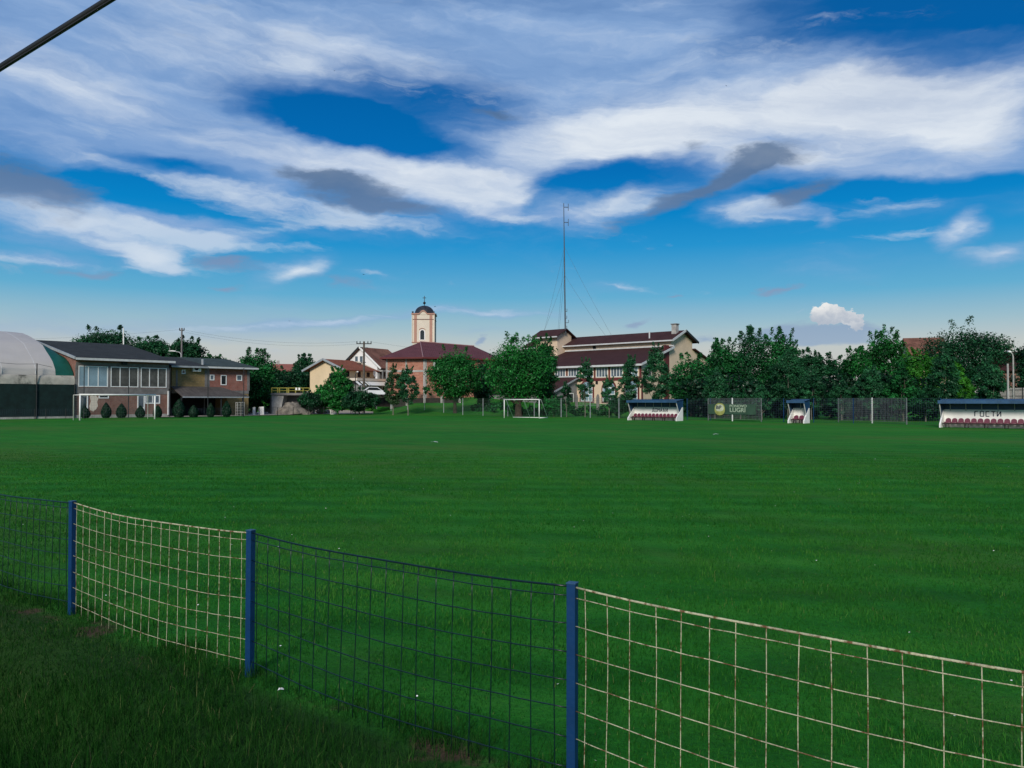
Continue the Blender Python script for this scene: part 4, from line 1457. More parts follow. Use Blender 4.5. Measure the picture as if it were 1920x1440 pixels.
b = MB(); b.prism([(x, -.05, z) for x, z in arch_pts(-.18, hz(636.5), .80, 1.90)], (0, .04, 0)); b.build('pane', GLASS_DARK, wf)
b = MB()
for i in range(10):
    t0, t1 = math.pi * (.16 + .068 * i), math.pi * (.16 + .068 * (i + 1))
    b.bar((-.18 + .68 * math.cos(t0), -.06, hz(620.5) + .62 * math.sin(t0) - .05), (-.18 + .68 * math.cos(t1), -.06, hz(620.5) + .62 * math.sin(t1) - .05), .12, .10)
b.build('hood_mould', PLASTER_PINK, wf)

# ------------------------------------------------------------------ sports hall
HW = WallFrame(18.6, 115.0, -0.745, 0.667)          # front wall running away to the left
hall = thing('sports_hall', 'large beige hall with stepped dark brown roofs and a long row of windows', 'building', (18.6, 115, 0), HW.rot - math.pi)
# local axes: +x = towards the right end (A at x = 0, hall spans x in [-LH, 0]); +y = depth away from the pitch
# rot - pi turns u into -x, so local point (-t, s): world = A + u t + v s with v = (0.667, 0.745)
LH = 30.0
lz0, lz1, ly1 = 7.25, 9.95, 8.3
uz0, uz1, ry = 11.25, 12.62, 11.5
w = MB()
prof = [(0, -.5), (2 * ry, -.5), (2 * ry, lz0), (2 * ry - ly1, lz1), (2 * ry - ly1, uz0), (ry, uz1 - .1), (ly1, uz0), (ly1, lz1), (0, lz0)]
w.prism([(-LH, y, z) for y, z in prof], (LH, 0, 0))
w.build('wall', PLASTER_BEIGE, hall)
r = MB()
r.slab([(-LH, -.7, lz0 - .1), (.55, -.7, lz0 - .1), (.55, ly1 - .003, lz1 + .1), (-LH, ly1 - .003, lz1 + .1)], .16)
r.slab([(.55, 2 * ry + .7, lz0 - .1), (-LH, 2 * ry + .7, lz0 - .1), (-LH, 2 * ry - ly1 + .003, lz1 + .1), (.55, 2 * ry - ly1 + .003, lz1 + .1)], .16)
rl = r.build('lower_roof', ROOF_BROWN, hall)
r = MB()
r.slab([(-LH, ly1 - .7, uz0 - .22), (.7, ly1 - .7, uz0 - .22), (.7, ry, uz1 + .1), (-LH, ry, uz1 + .1)], .16)
r.slab([(.7, 2 * ry - ly1 + .7, uz0 - .22), (-LH, 2 * ry - ly1 + .7, uz0 - .22), (-LH, ry, uz1 + .1), (.7, ry, uz1 + .1)], .16)
ru = r.build('upper_roof', ROOF_BROWN, hall)
g = MB(); g.box(-LH, .6, -.86, -.703, lz0 - .38, lz0 - .10); g.box(-LH, .5, ly1 - .16, ly1 - .03, lz1 + .12, lz1 + .33); g.build('gutter', GUTTER, rl)
g = MB(); g.box(-LH, .72, ly1 - .86, ly1 - .703, uz0 - .42, uz0 - .22); g.build('gutter', GUTTER, ru)
g = MB(); g.bar((.60, -.75, lz0 - .18), (.60, ly1, lz1 + .02), .10, .30); g.build('barge_board', GUTTER, rl)
g = MB(); g.bar((.76, ly1 - .75, uz0 - .30), (.76, ry, uz1 + .04), .10, .32); g.build('barge_board', GUTTER, ru)
g = MB(); g.bar((.76, 2 * ry - ly1 + .75, uz0 - .30), (.76, ry, uz1 + .04), .10, .32); g.build('barge_board', BLACK_STEEL, ru)
g = MB(); g.box(-1.0, -.2, ry - 1.4, ry - .6, uz1 - .6, uz1 + .95); ch = g.build('chimney', CONCRETE_LIGHT, ru)
g = MB(); g.box(-1.1, -.1, ry - 1.5, ry - .5, uz1 + .953, uz1 + 1.1); g.build('cap', CONCRETE, ch)
g = MB(); g.tube([(-4.2, ly1 + .6, uz0), (-4.2, ly1 + .6, uz0 + 1.35)], .12, 8); g.build('flue', GUTTER, ru)
# maroon bands, window row
hx = lambda px: -HW.t(px)
zw0, zw1 = 5.35, 6.85
band(hall, 'trim_band', -LH, .06, zw0 - .55, zw0 - .10, 0, MAROON_TRIM, .05)
band(hall, 'eaves_band', -LH, .05, zw1 + .10, lz0 - .16, 0, MAROON_TRIM, .04)
b = MB(); b.box(.003, .08, -.06, .30, .5, zw0 - .55); b.build('corner_trim', MAROON_TRIM, hall)
b = MB(); b.box(.003, .08, 6.2, 7.6, 0, 10.2); b.build('wall_stripe', MAROON_TRIM, hall)
b = MB(); b.box(-.30, .08, -.09, -.06, zw0 - .1, zw1 + .1); b.build('corner_trim', MAROON_TRIM, hall)
x = -.55
for k in range(11):
    w_ = 2.1
    window(hall, x - w_, x, zw0, zw1, 0, GLASS_SKY if k % 3 == 0 else GLASS_MID, 4, .09)
    band(hall, 'trim_post', x - w_ - .42, x - w_ - .13, zw0 - .1, zw1 + .1, 0, MAROON_TRIM, .04)
    x -= w_ + .55
    if x < -LH + 3: break
# end-wall window near the corner
f = MB(); f.box(.0, .05, .6, 2.6, zw0, zw1); o = f.build('window', PLASTIC_WHITE, hall); f = MB(); f.box(.03, .06, .7, 1.5, zw0 + .1, zw1 - .1); f.box(.03, .06, 1.7, 2.5, zw0 + .1, zw1 - .1); f.build('pane', GLASS_DARK, o)
# clerestory vent opening
band(hall, 'vent_opening', -14.6, -14.0, lz1 + .35, uz0 - .45, ly1, DARK_VOID, .03)
# arched windows
zb0, zb1 = 1.75, 5.1
for px in (1142, 1100.5, 1184):
    cx_ = hx(px)
    b = MB(); b.prism([(xx, -.05, zz) for xx, zz in arch_pts(cx_, zb0 - .25, 2.7, 3.45)], (0, .07, 0)); sur = b.build('arched_window', MAROON_TRIM, hall)
    b = MB(); b.prism([(xx, -.07, zz) for xx, zz in arch_pts(cx_, zb0, 2.15, 2.95)], (0, .04, 0)); b.build('pane', GLASS_SKY, sur)
    f = MB()
    for q in (-1.04, -.36, .36, 1.04): f.box(cx_ + q - .05, cx_ + q + .05, -.11, -.075, zb0, zb0 + 2.2)
    for q in (.0, 1.0, 2.0): f.box(cx_ - 1.07, cx_ + 1.07, -.105, -.076, zb0 + q, zb0 + q + .09)
    f.build('frame', PLASTIC_WHITE, sur)
band(hall, 'vent_opening', hx(1119) - .22, hx(1119) + .22, 4.3, 4.85, 0, DARK_VOID, .03)
# lean-to along the front, its grey end wall facing the right
xr_ = hx(1082)
w = MB()
w.prism([(xr_, -5.7, 0), (xr_, -.01, 0), (xr_, -.01, 5.2), (xr_, -5.7, 3.2)], (-14, 0, 0))
po = w.build('lean_to', PLASTER_GREY, hall)
r = MB()
r.slab([(-29, -6.3, 3.12), (xr_ + .35, -6.3, 3.12), (xr_ + .35, -.06, 5.45), (-29, -.06, 5.45)], .12)
r.build('lean_to_roof', ROOF_BROWN, po)
g = MB(); g.bar((xr_ + .40, -6.3, 3.05), (xr_ + .40, -.06, 5.38), .08, .22); g.build('barge_board', GUTTER_GREY, po)
g = MB(); g.box(-29, xr_, -.16, -.055, 5.46, 5.66); g.build('flashing', GUTTER, po)
def xwin(parent, y0, y1, z0, z1, x, glass, frame):
    f = MB(); fr = .1
    f.box(x - .02, x + .05, y0, y1, z0, z0 + fr); f.box(x - .02, x + .05, y0, y1, z1 - fr, z1)
    f.box(x - .02, x + .05, y0, y0 + fr, z0 + fr, z1 - fr); f.box(x - .02, x + .05, y1 - fr, y1, z0 + fr, z1 - fr)
    o = f.build('window', frame, parent)
    p = MB(); p.box(x - .01, x + .012, y0 + .05, y1 - .05, z0 + .05, z1 - .05); p.build('pane', glass, o)
xwin(po, -1.9, -.9, 1.2, 3.0, xr_, GLASS_DARK, PLASTIC_WHITE)
xwin(po, -5.2, -3.2, .8, 2.6, xr_, DARK_VOID, PLASTER_GREY)
# turret with the radio mast
tx, ty = -22.6, 8.0
tw, td = 4.6, 3.8
b = MB(); b.box(tx - tw / 2, tx + tw / 2, ty - td / 2, ty + td / 2, 8, 12.85)
b.prism([(tx + tw / 2, ty - td / 2, 12.85), (tx + tw / 2, ty + td / 2, 12.85), (tx + tw / 2, ty, 13.75)], (-tw, 0, 0)); tu = b.build('turret', PLASTER_BEIGE, hall)
r = MB()
r.slab([(tx - tw / 2 - .6, ty - td / 2 - .8, 12.55), (tx + tw / 2 + .6, ty - td / 2 - .8, 12.55), (tx + tw / 2 + .6, ty, 13.95), (tx - tw / 2 - .6, ty, 13.95)], .13)
r.slab([(tx + tw / 2 + .6, ty + td / 2 + .8, 12.55), (tx - tw / 2 - .6, ty + td / 2 + .8, 12.55), (tx - tw / 2 - .6, ty, 13.95), (tx + tw / 2 + .6, ty, 13.95)], .13)
r.build('turret_roof', ROOF_BROWN, tu)
g = MB(); g.box(tx - tw / 2 - .6, tx + tw / 2 + .6, ty - td / 2 - .94, ty - td / 2 - .803, 12.32, 12.52); g.build('gutter', GUTTER, tu)

mp = W3(1060, 622, 134)
mtop = W3(1057, 381, 134)
mast = thing('radio_mast', 'tall thin radio mast with guy wires above the turret of the hall', 'radio mast', (mp.x, mp.y, 0))
b = MB(); dxm = mtop.x - mp.x
b.tube([(0, 0, 13.2), (dxm * .5, 0, 24), (dxm, 0, mtop.z)], [.13, .10, .055], 8); b.build('mast_tube', STEEL, mast)
for (py, ln2) in ((388.5, .75), (417, .75)):
    z = W3(1058, py, 134).z
    b = MB(); b.tube([(dxm * .95, 0, z), (dxm * .95 + ln2, 0, z)], .06, 6); b.tube([(dxm * .95 + ln2, 0, z - .6), (dxm * .95 + ln2, 0, z + .6)], .045, 6); b.build('antenna', STEEL, mast)
for (py, ln2) in ((584, .28), (597, .25), (605, .55), (616, .25)):
    z = W3(1060, py, 134).z
    b = MB(); b.tube([(0, 0, z), (ln2, 0, z), (ln2, 0, z + .45)], .05, 6); b.build('antenna', STEEL, mast)
def guy(py, px_end, py_end, d_end):
    a = W3(1058.5, py, 134) - Vector((mp.x, mp.y, 0))
    e = W3(px_end, py_end, d_end) - Vector((mp.x, mp.y, 0))
    b = MB(); wire(b, a, e, .25, .015, 8); b.build('guy_wire', STEEL, mast)
guy(463, 1020.5, 620, 131.5); guy(515, 1020.5, 620, 131.5); guy(463, 1147, 629.5, 129.0); guy(515, 1136, 630.2, 130.0); guy(463, 1046, 622, 143); guy(515, 1048, 622, 143)

# ------------------------------------------------------------------ red-roofed house far left, brown roofs far right
def simple_house(name, label, px, d, w_, dep, eave_py, ridge_py, wallm, roofm, rot, base=0, chim=True):
    p = W3(px, eave_py, d)
    t = thing(name, label, 'house', (p.x, p.y, base), rot)
    ez_, rz_ = p.z - base, W3(px, ridge_py, d).z - base
    b = MB(); b.box(-w_ / 2, w_ / 2, 0, dep, -1, ez_); b.prism([(-w_ / 2, 0, ez_), (-w_ / 2, dep, ez_), (-w_ / 2, dep / 2, rz_ - .1)], (w_, 0, 0)); b.build('wall', wallm, t)
    b = MB()
    b.slab([(-w_ / 2 - .5, -.6, ez_ - .2), (w_ / 2 + .5, -.6, ez_ - .2), (w_ / 2 + .5, dep / 2, rz_), (-w_ / 2 - .5, dep / 2, rz_)], .15)
    b.slab([(w_ / 2 + .5, dep + .6, ez_ - .2), (-w_ / 2 - .5, dep + .6, ez_ - .2), (-w_ / 2 - .5, dep / 2, rz_), (w_ / 2 + .5, dep / 2, rz_)], .15)
    rr = b.build('roof', roofm, t)
    if not chim: return t
    b = MB(); b.box(-w_ * .32, -w_ * .32 + .6, dep / 2 - .3, dep / 2 + .3, rz_ - .5, rz_ + .8); b.build('chimney', CONCRETE_LIGHT, rr)
    return t
ROOF_RED = roof_mat('bright_red_roof_tile', (0.27, 0.10, 0.08, 1), 0.3, 0.2)
simple_house('red_roofed_house', 'small house with a salmon red roof showing between the trees left of the yellow house', 528, 190, 4.6, 8, 697, 681, PLASTER_PINK, ROOF_RED, .2, 2)
simple_house('brown_roofed_house', 'house with a brown roof peeking over the trees at the right', 1742, 118, 4.6, 9, 662, 629, PLASTER_BEIGE, ROOF_RUST, -.3, 0, False)
simple_house('dark_house', 'dark house with a brown roof at the right edge, behind the white paling fence', 1960, 92, 10, 8, 690, 655, BRICK_CLUB, ROOF_BROWN, -.4, 0)  # brown-red brick walls under dark brown tile

# ------------------------------------------------------------------ goals
def goal(name, label, p, q, h, depth, r, m, top_depth, bars='full', net=False):
    """frame standing from p to q (ground points of the front posts); the net side lies behind"""
    p, q = Vector(p), Vector(q)
    d = q - p
    w_ = d.length
    t = thing(name, label, 'goal', (p.x, p.y, 0), math.atan2(d.y, d.x))
    for x in (0, w_):
        b = MB(); b.tube([(x, 0, -.1), (x, 0, h - r)], r, 10); b.build('post', m, t, True)
    b = MB(); b.tube([(-r, 0, h), (w_ + r, 0, h)], r, 10); b.build('crossbar', m, t, True)
    rr = r * .7
    if bars == 'training':
        for x in (0, w_ / 2, w_):
            b = MB(); b.tube([(x, r * .5, h - .02), (x, top_depth, h - .02), (x, depth, .05)] if top_depth > .05 else [(x, r * .5, h - .02), (x, depth, .05)], rr, 8); b.build('stay', m, t, True)
        b = MB(); b.tube([(0, depth, .05), (w_, depth, .05)], rr, 8); b.build('ground_bar', m, t, True)
        for x in (w_,):
            b = MB(); b.tube([(x, 0, .05), (x, depth, .05)], rr, 8); b.build('ground_bar', m, t, True)
    else:
        for x in (0, w_):
            b = MB(); b.tube([(x, 0, h - .03), (x, top_depth, h - .03), (x, top_depth, .0)], rr * .75, 8); b.build('stay', m, t, True)
    if net:
        b = MB()
        st = .24
        nz, ny, nx_ = int(h / st), int(top_depth / st), int(w_ / st)
        for i in range(nx_ + 1):
            x = w_ * i / nx_
            b.tube([(x, .08, h - .03), (x, top_depth * .5, h - .12), (x, top_depth, h - .05), (x, top_depth + .05, h * .5), (x, top_depth, .0)], .004, 3, False)
        for j in range(nz + 1):
            z = h * j / nz - .04
            b.tube([(0, .08, z), (0, top_depth, z), (w_ * .5, top_depth + .06, z - .03), (w_, top_depth, z), (w_, .08, z)], .004, 3, False)
        for k in range(1, ny):
            y = top_depth * k / ny
            b.tube([(0, y, h - .06), (w_ / 2, y, h - .14), (w_, y, h - .06)], .004, 3, False)
            for x in (0, w_): b.tube([(x, y, h - .05), (x, y, 0)], .004, 3, False)
        b.build('net', MESH_GREY, t)
    return t


g0 = Vector((-41.35, 76.6, 0)); gd = Vector((0.66, 0.75, 0)).normalized()
gl_ = goal('football_goal', 'full size white football goal with net in front of the clubhouse', g0, g0 + gd * 7.2, 2.47, 2.0, .075, WHITE, 1.6, 'full', True)
# net bunched up behind the near post
b = MB()
for k in range(6):
    b.tube([(.25 + .07 * k, .35, 2.4), (.2 + .09 * k, .4 + .02 * k, 1.5), (.3 + .04 * k, .5, .8 + .08 * k)], [.05, .07, .03], 6)
b.build('net_bunch', MESH_GREY, gl_, True)
ga = W3(945.5, 783.6, 87.0); gb_ = W3(1011, 784.6, 84.6)
goal('training_goal', 'small white training goal with slanting stays below the big round tree', (ga.x, ga.y, 0), (gb_.x, gb_.y, 0), 2.0, 1.75, .05, WHITE, .35, 'training')
ga = W3(590, 768, 111); gb_ = W3(620, 769.5, 108)
goal('training_goal', 'tiny white goal beyond the gravel path, in front of the bright bush', (ga.x, ga.y, 0), (gb_.x, gb_.y, 0), .98, 1.0, .06, WHITE, .2, 'training')
bb = MB(); bb.lathe([(.3, 0), (.9, .1), (1.1, .35), (.75, .6), (.3, .68)], 12); o = bb.build('earth_heap', ROCK); o.location = (W3(606, 770, 112).x, 112, 0); tag(o, 'low heap of dark earth behind the tiny goal', 'heap')

# ------------------------------------------------------------------ dugouts
SX, SY = 0.77, -0.64
SROT = math.atan2(SY, SX)


def dugout(label, x, y, L_, nseats, ribs, word=None, wx=0, ww=0, wh=.33):
    t = thing('dugout', label, 'dugout', (x, y, 0), SROT, 'dugouts along the far touchline')
    D_ = 1.3
    side = [(0, -.05), (D_, -.05), (D_, 1.27), (D_ - .14, 1.27), (.0, .22)]
    for sx in (0, L_ - .09):
        b = MB(); b.prism([(sx, yy, zz) for yy, zz in side], (.09, 0, 0)); b.build('side_wall', WHITE_DIRTY, t)
    b = MB(); b.box(.093, L_ - .093, D_ - .10, D_, -.05, 1.27); b.build('back_wall', WHITE_DIRTY, t)
    b = MB(); b.box(-.02, L_ + .02, D_ - .085, D_ - .02, 1.273, 1.98); b.build('upper_panel', BLUE_SHEET, t)
    b = MB(); b.slab([(-.05, -.05, 1.86), (L_ + .05, -.05, 1.86), (L_ + .05, D_ + .05, 2.02), (-.05, D_ + .05, 2.02)], .03); rf = b.build('roof', BLUE_SHEET, t)
    b = MB(); b.box(-.06, L_ + .06, -.10, -.053, 1.70, 1.93); b.build('fascia', BLUE_LIGHT, rf)
    for sx in (.02, L_ - .05):
        b = MB(); b.prism([(sx, .06, 1.83), (sx, .62, .82), (sx, D_ - .05, 1.26), (sx, D_ - .05, 1.95)], (.025, 0, 0)); b.build('side_panel', BLUE_SHEET, t)
        b = MB(); b.bar((sx + .01, -.03, 1.84), (sx + .01, .55, .72), .06, .05, up=(1, 0, 0)); b.build('strut', GUTTER, t)
    for k in range(ribs):
        xx = L_ * (k + .5) / ribs
        b = MB(); b.bar((xx, D_ - .12, 1.20), (xx, D_ - .16, 1.86), .05); b.build('rib', GUTTER_GREY, t)
    n = nseats
    b = MB(); b.box(.13, L_ - .13, .34, .46, .245, .335); bm_ = b.build('bench_beam', SEAT_BEAM, t)
    nl = max(2, n // 3 + 1)
    for k in range(nl):
        xx = .45 + (L_ - .9) * k / (nl - 1)
        for dx_0 in (-.10, .10):
            b = MB(); b.box(xx + dx_0 - .03, xx + dx_0 + .03, .36, .44, -.05, .245); b.build('leg', SEAT_BEAM, bm_)
    sm = MB()
    pan = [(-.19, .30, .38), (.19, .30, .38), (.19, .62, .36), (-.19, .62, .36)]
    sm.slab(pan, .035)
    arc = [(-.19, .60, .38), (.19, .60, .38)] + [(.19 * math.cos(a), .64 + .05 * math.sin(a), .54 + .15 * math.sin(a)) for a in [math.pi * q / 8 for q in range(9)]]
    sm.prism(arc, (0, .035, .01))
    sm.box(-.21, -.185, .32, .62, .345, .43); sm.box(.185, .21, .32, .62, .345, .43)
    smesh = sm.mesh('seat', SEAT_RED)
    pitch = (L_ - .5) / n
    for k in range(n):
        o = bpy.data.objects.new('seat', smesh); COL.objects.link(o); o.parent = t
        o.location = (.25 + pitch * (k + .5), .06, -.03); o.scale = (pitch / .43, 1, 1)
    if word:
        b = MB()
        cw_ = ww / len(word)
        for i, chh in enumerate(word):
            strokes(b, CYR[chh], wx + i * cw_, 1.27 - .12 - wh, cw_ * .74, wh, D_ - .108, .055)
        b.build('lettering', LETTER_BLUE, t)
    return t


dfr = WallFrame(11.15, 77.3, SX, SY)
dugout('white dugout with blue roof and twelve maroon seats, marked as the home bench', 11.15, 77.3, 5.25, 12, 6, 'ДОМАЋИ', 2.05, 1.72)
dugout('smallest dugout, white with blue roof and only two maroon seats', 23.2, 67.4, 1.4, 2, 1)
dugout('longest white dugout with blue roof at the right edge, marked as the guest bench', 30.3, 56.8, 6.9, 16, 7, 'ГОСТИ', 2.0, 1.72, .34)

# ------------------------------------------------------------------ mesh fences along the far touchline
def mesh_panel(parent, a, c, z0, z1, step_h, step_v, r, m, name='wire_mesh'):
    b = MB()
    a, c = Vector(a), Vector(c)
    L_ = (c - a).length
    n = max(2, int(L_ / step_h))
    for i in range(n + 1):
        p = a.lerp(c, i / n)
        b.bar(p + Vector((0, 0, z0)), p + Vector((0, 0, z1)), r * 2)
    k = max(2, int((z1 - z0) / step_v))
    for j in range(k + 1):
        z = z0 + (z1 - z0) * j / k
        b.bar(a + Vector((0, 0, z)), c + Vector((0, 0, z)), r * 2)
    return b.build(name, m, parent)


def long_fence(name, label, pts, h, post_m, mesh_m, post_r=.035, step=.25, r=.006, posts_only=()):
    p0 = Vector((pts[0][0], pts[0][1], ground_z(*pts[0])))
    t = thing(name, label, 'fence', p0)
    loc = [Vector((x, y, ground_z(x, y))) - p0 for x, y in pts]
    for q in loc:
        b = MB(); b.tube([q + Vector((0, 0, -.2)), q + Vector((0, 0, h))], post_r, 6); b.build('post', post_m, t)
    for a, c in zip(loc[:-1], loc[1:]):
        b = MB()
        L_ = (c - a).length
        n = max(2, int(L_ / step))
        for i in range(1, n):
            p = a.lerp(c, i / n); b.bar(p + Vector((0, 0, .06)), p + Vector((0, 0, h - .04)), r * 2)
        k = max(2, int(h / step))
        for j in range(k + 1):
            z = .06 + (h - .1) * j / k
            b.bar(a + Vector((0, 0, z)), c + Vector((0, 0, z)), r * 2)
        b.build('wire_mesh', mesh_m, t)
    return t


def px_ground(px, py):
    return on_ground(px, py)


# low goal-line fence
long_fence('low_fence', 'low dark wire fence along the gravel path behind the goal line', [on_ground(px, py) for px, py in ((457.5, 781.7), (486.7, 781), (520.5, 779.8), (550, 778.8), (579, 778), (607.5, 777.3), (633, 776.8), (658, 776.2), (683, 775.8))], 1.08, BLACK_STEEL, BLACK_STEEL, .04, .16, .004)
long_fence('low_fence', 'low dark wire fence in front of the windscreen and hedge shrubs, left of the goal', [on_ground(px, py) for px, py in ((-40, 787.5), (66, 785.8), (86.5, 785.5), (124, 785), (158, 784.6), (241, 783.7), (318.5, 782.8), (390, 782.2), (457, 781.8))], 1.05, BLACK_STEEL, MESH_DARK, .035, .16, .004)
# tall thin net posts behind the goal
for i, (px, py, top, where) in enumerate(((157.5, 785, 685, 'in front of the bluish left window of the clubhouse'), (241, 784, 688, 'in front of the middle window row of the clubhouse'), (318.7, 783, 690, 'at the corner between clubhouse and annex'), (390, 782.5, 689, 'in front of the concrete column of the annex'), (457, 782, 690, 'in front of the red brick end of the annex'))):
    x, y = on_ground(px, py)
    z = W3(px, top, y).z
    b = MB(); b.tube([(0, 0, -.2), (0, 0, z)], [.05, .042], 8)
    o = b.build('net_post', BLACK_STEEL); o.location = (x, y, 0)
    tag(o, 'tall thin dark net post ' + where, 'post', 'tall net posts behind the goal line')

tl = [(-17.3, 114.5), (-14.6, 111.8), (-11.9, 108.9), (-9.0, 105.5), (-6.3, 102.5), (-3.6, 99.5), (-.5, 96.2), (2.6, 93.6), (5.6, 91.2), (8.6, 88.0), (11.4, 85.3), (14.3, 82.0)]
long_fence('mesh_fence', 'tall green wire mesh fence behind the training goal and under the round trees', tl, 2.15, GUTTER_GREY, MESH_GREEN, .04, .2, .006)
tr2 = [(17.2, 78.6), (19.0, 76.6), (24.0, 70.7), (26.0, 69.0), (28.4, 66.6), (33.0, 61.6), (37.0, 57.4), (41.0, 53.4), (45, 49.6)]
long_fence('mesh_fence', 'tall dark blue wire mesh fence along the tree belt behind the dugouts', tr2, 2.1, BLUE_POST, MESH_DARK, .035, .17, .005)


def ball_frame(label, pa_, pc_, h, centre):
    a, c = Vector((pa_[0], pa_[1], 0)), Vector((pc_[0], pc_[1], 0))
    d = c - a
    t = thing('mesh_screen', label, 'mesh screen', a, math.atan2(d.y, d.x), 'framed mesh screens behind the dugouts')
    L_ = d.length
    for x in (0, L_):
        b = MB(); b.box(x - .03, x + .03, -.03, .03, -.1, h); b.build('post', MESH_GREY, t)
    mesh_panel(t, (0.03, 0, 0), (L_ - .03, 0, 0), .18, h - .02, .155, .155, .0075, MESH_GREY)
    b = MB(); b.box(centre - .045, centre + .045, -.06, -.012, -.1, h + .02); b.build('centre_post', WHITE, t)
    return t, L_


A1, A2 = W3(1328, 788, 76.4), W3(1427.5, 788, 71.0)
f1, L1 = ball_frame('wire mesh frame with white centre post carrying the dark green banner', (A1.x, A1.y), (A2.x, A2.y), 2.12, 3.05)
B1, B2 = W3(1572, 790, 71.0), W3(1700, 790, 63.4)
f2, Lb = ball_frame('bare wire mesh frame with a white centre post, left of the guest dugout', (B1.x, B1.y), (B2.x, B2.y), 2.12, 4.2)
# the banner hangs on the frame: a thing of its own
bn = thing('banner', 'dark green advertising banner with pale lettering hung on the wire mesh frame', 'banner', (A1.x, A1.y, 0), f1.rotation_euler.z)
bz0, bz1 = .62, 1.56
bx1 = L1 * .915
b = MB()
n = 30
for i in range(n + 1):
    x = .05 + (bx1 - .05) * i / n
    w_ = .012 * math.sin(i * 1.1)
    b.v += [(x, -.085 + w_, bz0 + .008 * math.sin(i * .9)), (x, -.085 - w_ * .5, (bz0 + bz1) / 2), (x, -.085 + w_, bz1 + .01 * math.sin(i * 1.7))]
for i in range(n):
    for j in (0, 1):
        a = i * 3 + j
        b.f.append((a, a + 3, a + 4, a + 1))
b.build('sheet', BANNER_GREEN, bn, True)
cx_ = L1 * .245
b = MB(); ov = []
for k_ in range(28):
    t_ = 2 * math.pi * k_ / 28
    ov.append((cx_ + .64 * math.copysign(abs(math.cos(t_)) ** .85, math.cos(t_)), -.115, (bz0 + bz1) / 2 + .57 * math.copysign(abs(math.sin(t_)) ** .85, math.sin(t_))))
b.prism(ov, (0, .01, 0)); lg = b.build('logo', LOGO_GOLD, bn)
b = MB(); b.prism([(cx_ + (p[0] - cx_) * .80, -.128, (bz0 + bz1) / 2 + .12 + (p[2] - (bz0 + bz1) / 2) * .58) for p in ov], (0, .01, 0)); b.build('logo_panel', LOGO_PALE, lg)
text_obj('logo_lettering', 'BiP', .46, LETTER_BLUE, lg, (cx_ - .46, -.136, bz0 + .40), .004, sx=1.15, bold=.012)
text_obj('lettering', 'PONOVO', .33, LETTER_CREAM, bn, (L1 * .435, -.112, bz0 + .60), .004, sx=1.42, bold=.010)
text_obj('lettering', 'LUGRI', .53, LETTER_CREAM, bn, (L1 * .435, -.112, bz0 + .13), .004, sx=1.30, bold=.014)

# ------------------------------------------------------------------ street fences at the back
def board_fence(name, label, pxs, d, py_top, py_bot, pillar_m, board_m):
    pts = []
    for px in pxs:
        q = W3(px, py_bot, d); pts.append(q)
    t = thing(name, label, 'fence', pts[0])
    h = d * (py_bot - py_top) / 1500
    for q in pts:
        l_ = q - pts[0]
        b = MB(); b.box(l_.x - .16, l_.x + .16, -.16, .16, -.6, h); b.box(l_.x - .2, l_.x + .2, -.2, .2, h + .002, h + .1); b.build('pillar', pillar_m, t)
    for a, c in zip(pts[:-1], pts[1:]):
        b = MB()
        b.box(a.x - pts[0].x + .165, c.x - pts[0].x - .165, -.03, .03, -.3, h * .86); b.build('boards', board_m, t)
    return t
board_fence('board_fence', 'dark board fence between pale concrete pillars below the brick parish building', (705, 734, 763, 796, 828, 862), 121, 744, 759, CONCRETE_LIGHT, WOOD_DARK)
rf_ = thing('railing_fence', 'thin railing between grey stone pillars in front of the arched windows', 'fence', W3(1081, 763, 109))
o0 = W3(1081, 763, 109)
for px in (1081, 1121, 1163):
    q = W3(px, 764, 109) - o0; hh_ = 1.45
    b = MB(); b.box(q.x - .2, q.x + .2, -.2, .2, -.6, hh_); b.lathe([(.12, 0), (.16, .12), (.05, .3)], 8, (q.x, 0, hh_)); b.build('pillar', CONCRETE, rf_)
for (pa2, pb2) in ((1081, 1121), (1121, 1163)):
    a, c = W3(pa2, 764, 109) - o0, W3(pb2, 764, 109) - o0
    mesh_panel(rf_, (a.x + .2, 0, 0), (c.x - .2, 0, 0), .2, 1.2, .18, .5, .012, GUTTER_GREY, 'railing')
q = W3(916.7, 757, 113)
b = MB(); b.tube([(0, 0, -.5), (0, 0, 113 * 40 / 1500)], [.085, .07], 8); o = b.build('white_post', WHITE); o.location = q; tag(o, 'white post standing alone between the two round trees', 'post')
# white paling fence at the far right
pf = thing('paling_fence', 'white paling fence behind the guest dugout at the right edge', 'fence', W3(1876, 748, 71))
o0 = W3(1876, 748, 71); qe = W3(1950, 748, 67) - o0
nP = 34
b = MB()
for i in range(nP):
    p = qe * (i / (nP - 1)); b.box(p.x - .035, p.x + .035, p.y - .012, p.y + .012, -.1, .95)
b.build('palings', CONCRETE_LIGHT, pf)
for z in (.25, .78):
    b = MB(); b.bar((0, .04, z), (qe.x, qe.y + .04, z), .05, .09); b.build('rail', BLACK_STEEL, pf)
b = MB(); b.bar((0, .0, -.2), (qe.x, qe.y, -.2), .25, .35); b.build('plinth', RED_PAINT, pf)
for i in range(6):
    p = qe * (i / 5); b = MB(); b.box(p.x - .05, p.x + .05, p.y + .07, p.y + .17, -2.2, .95); b.build('post', BLACK_STEEL, pf)

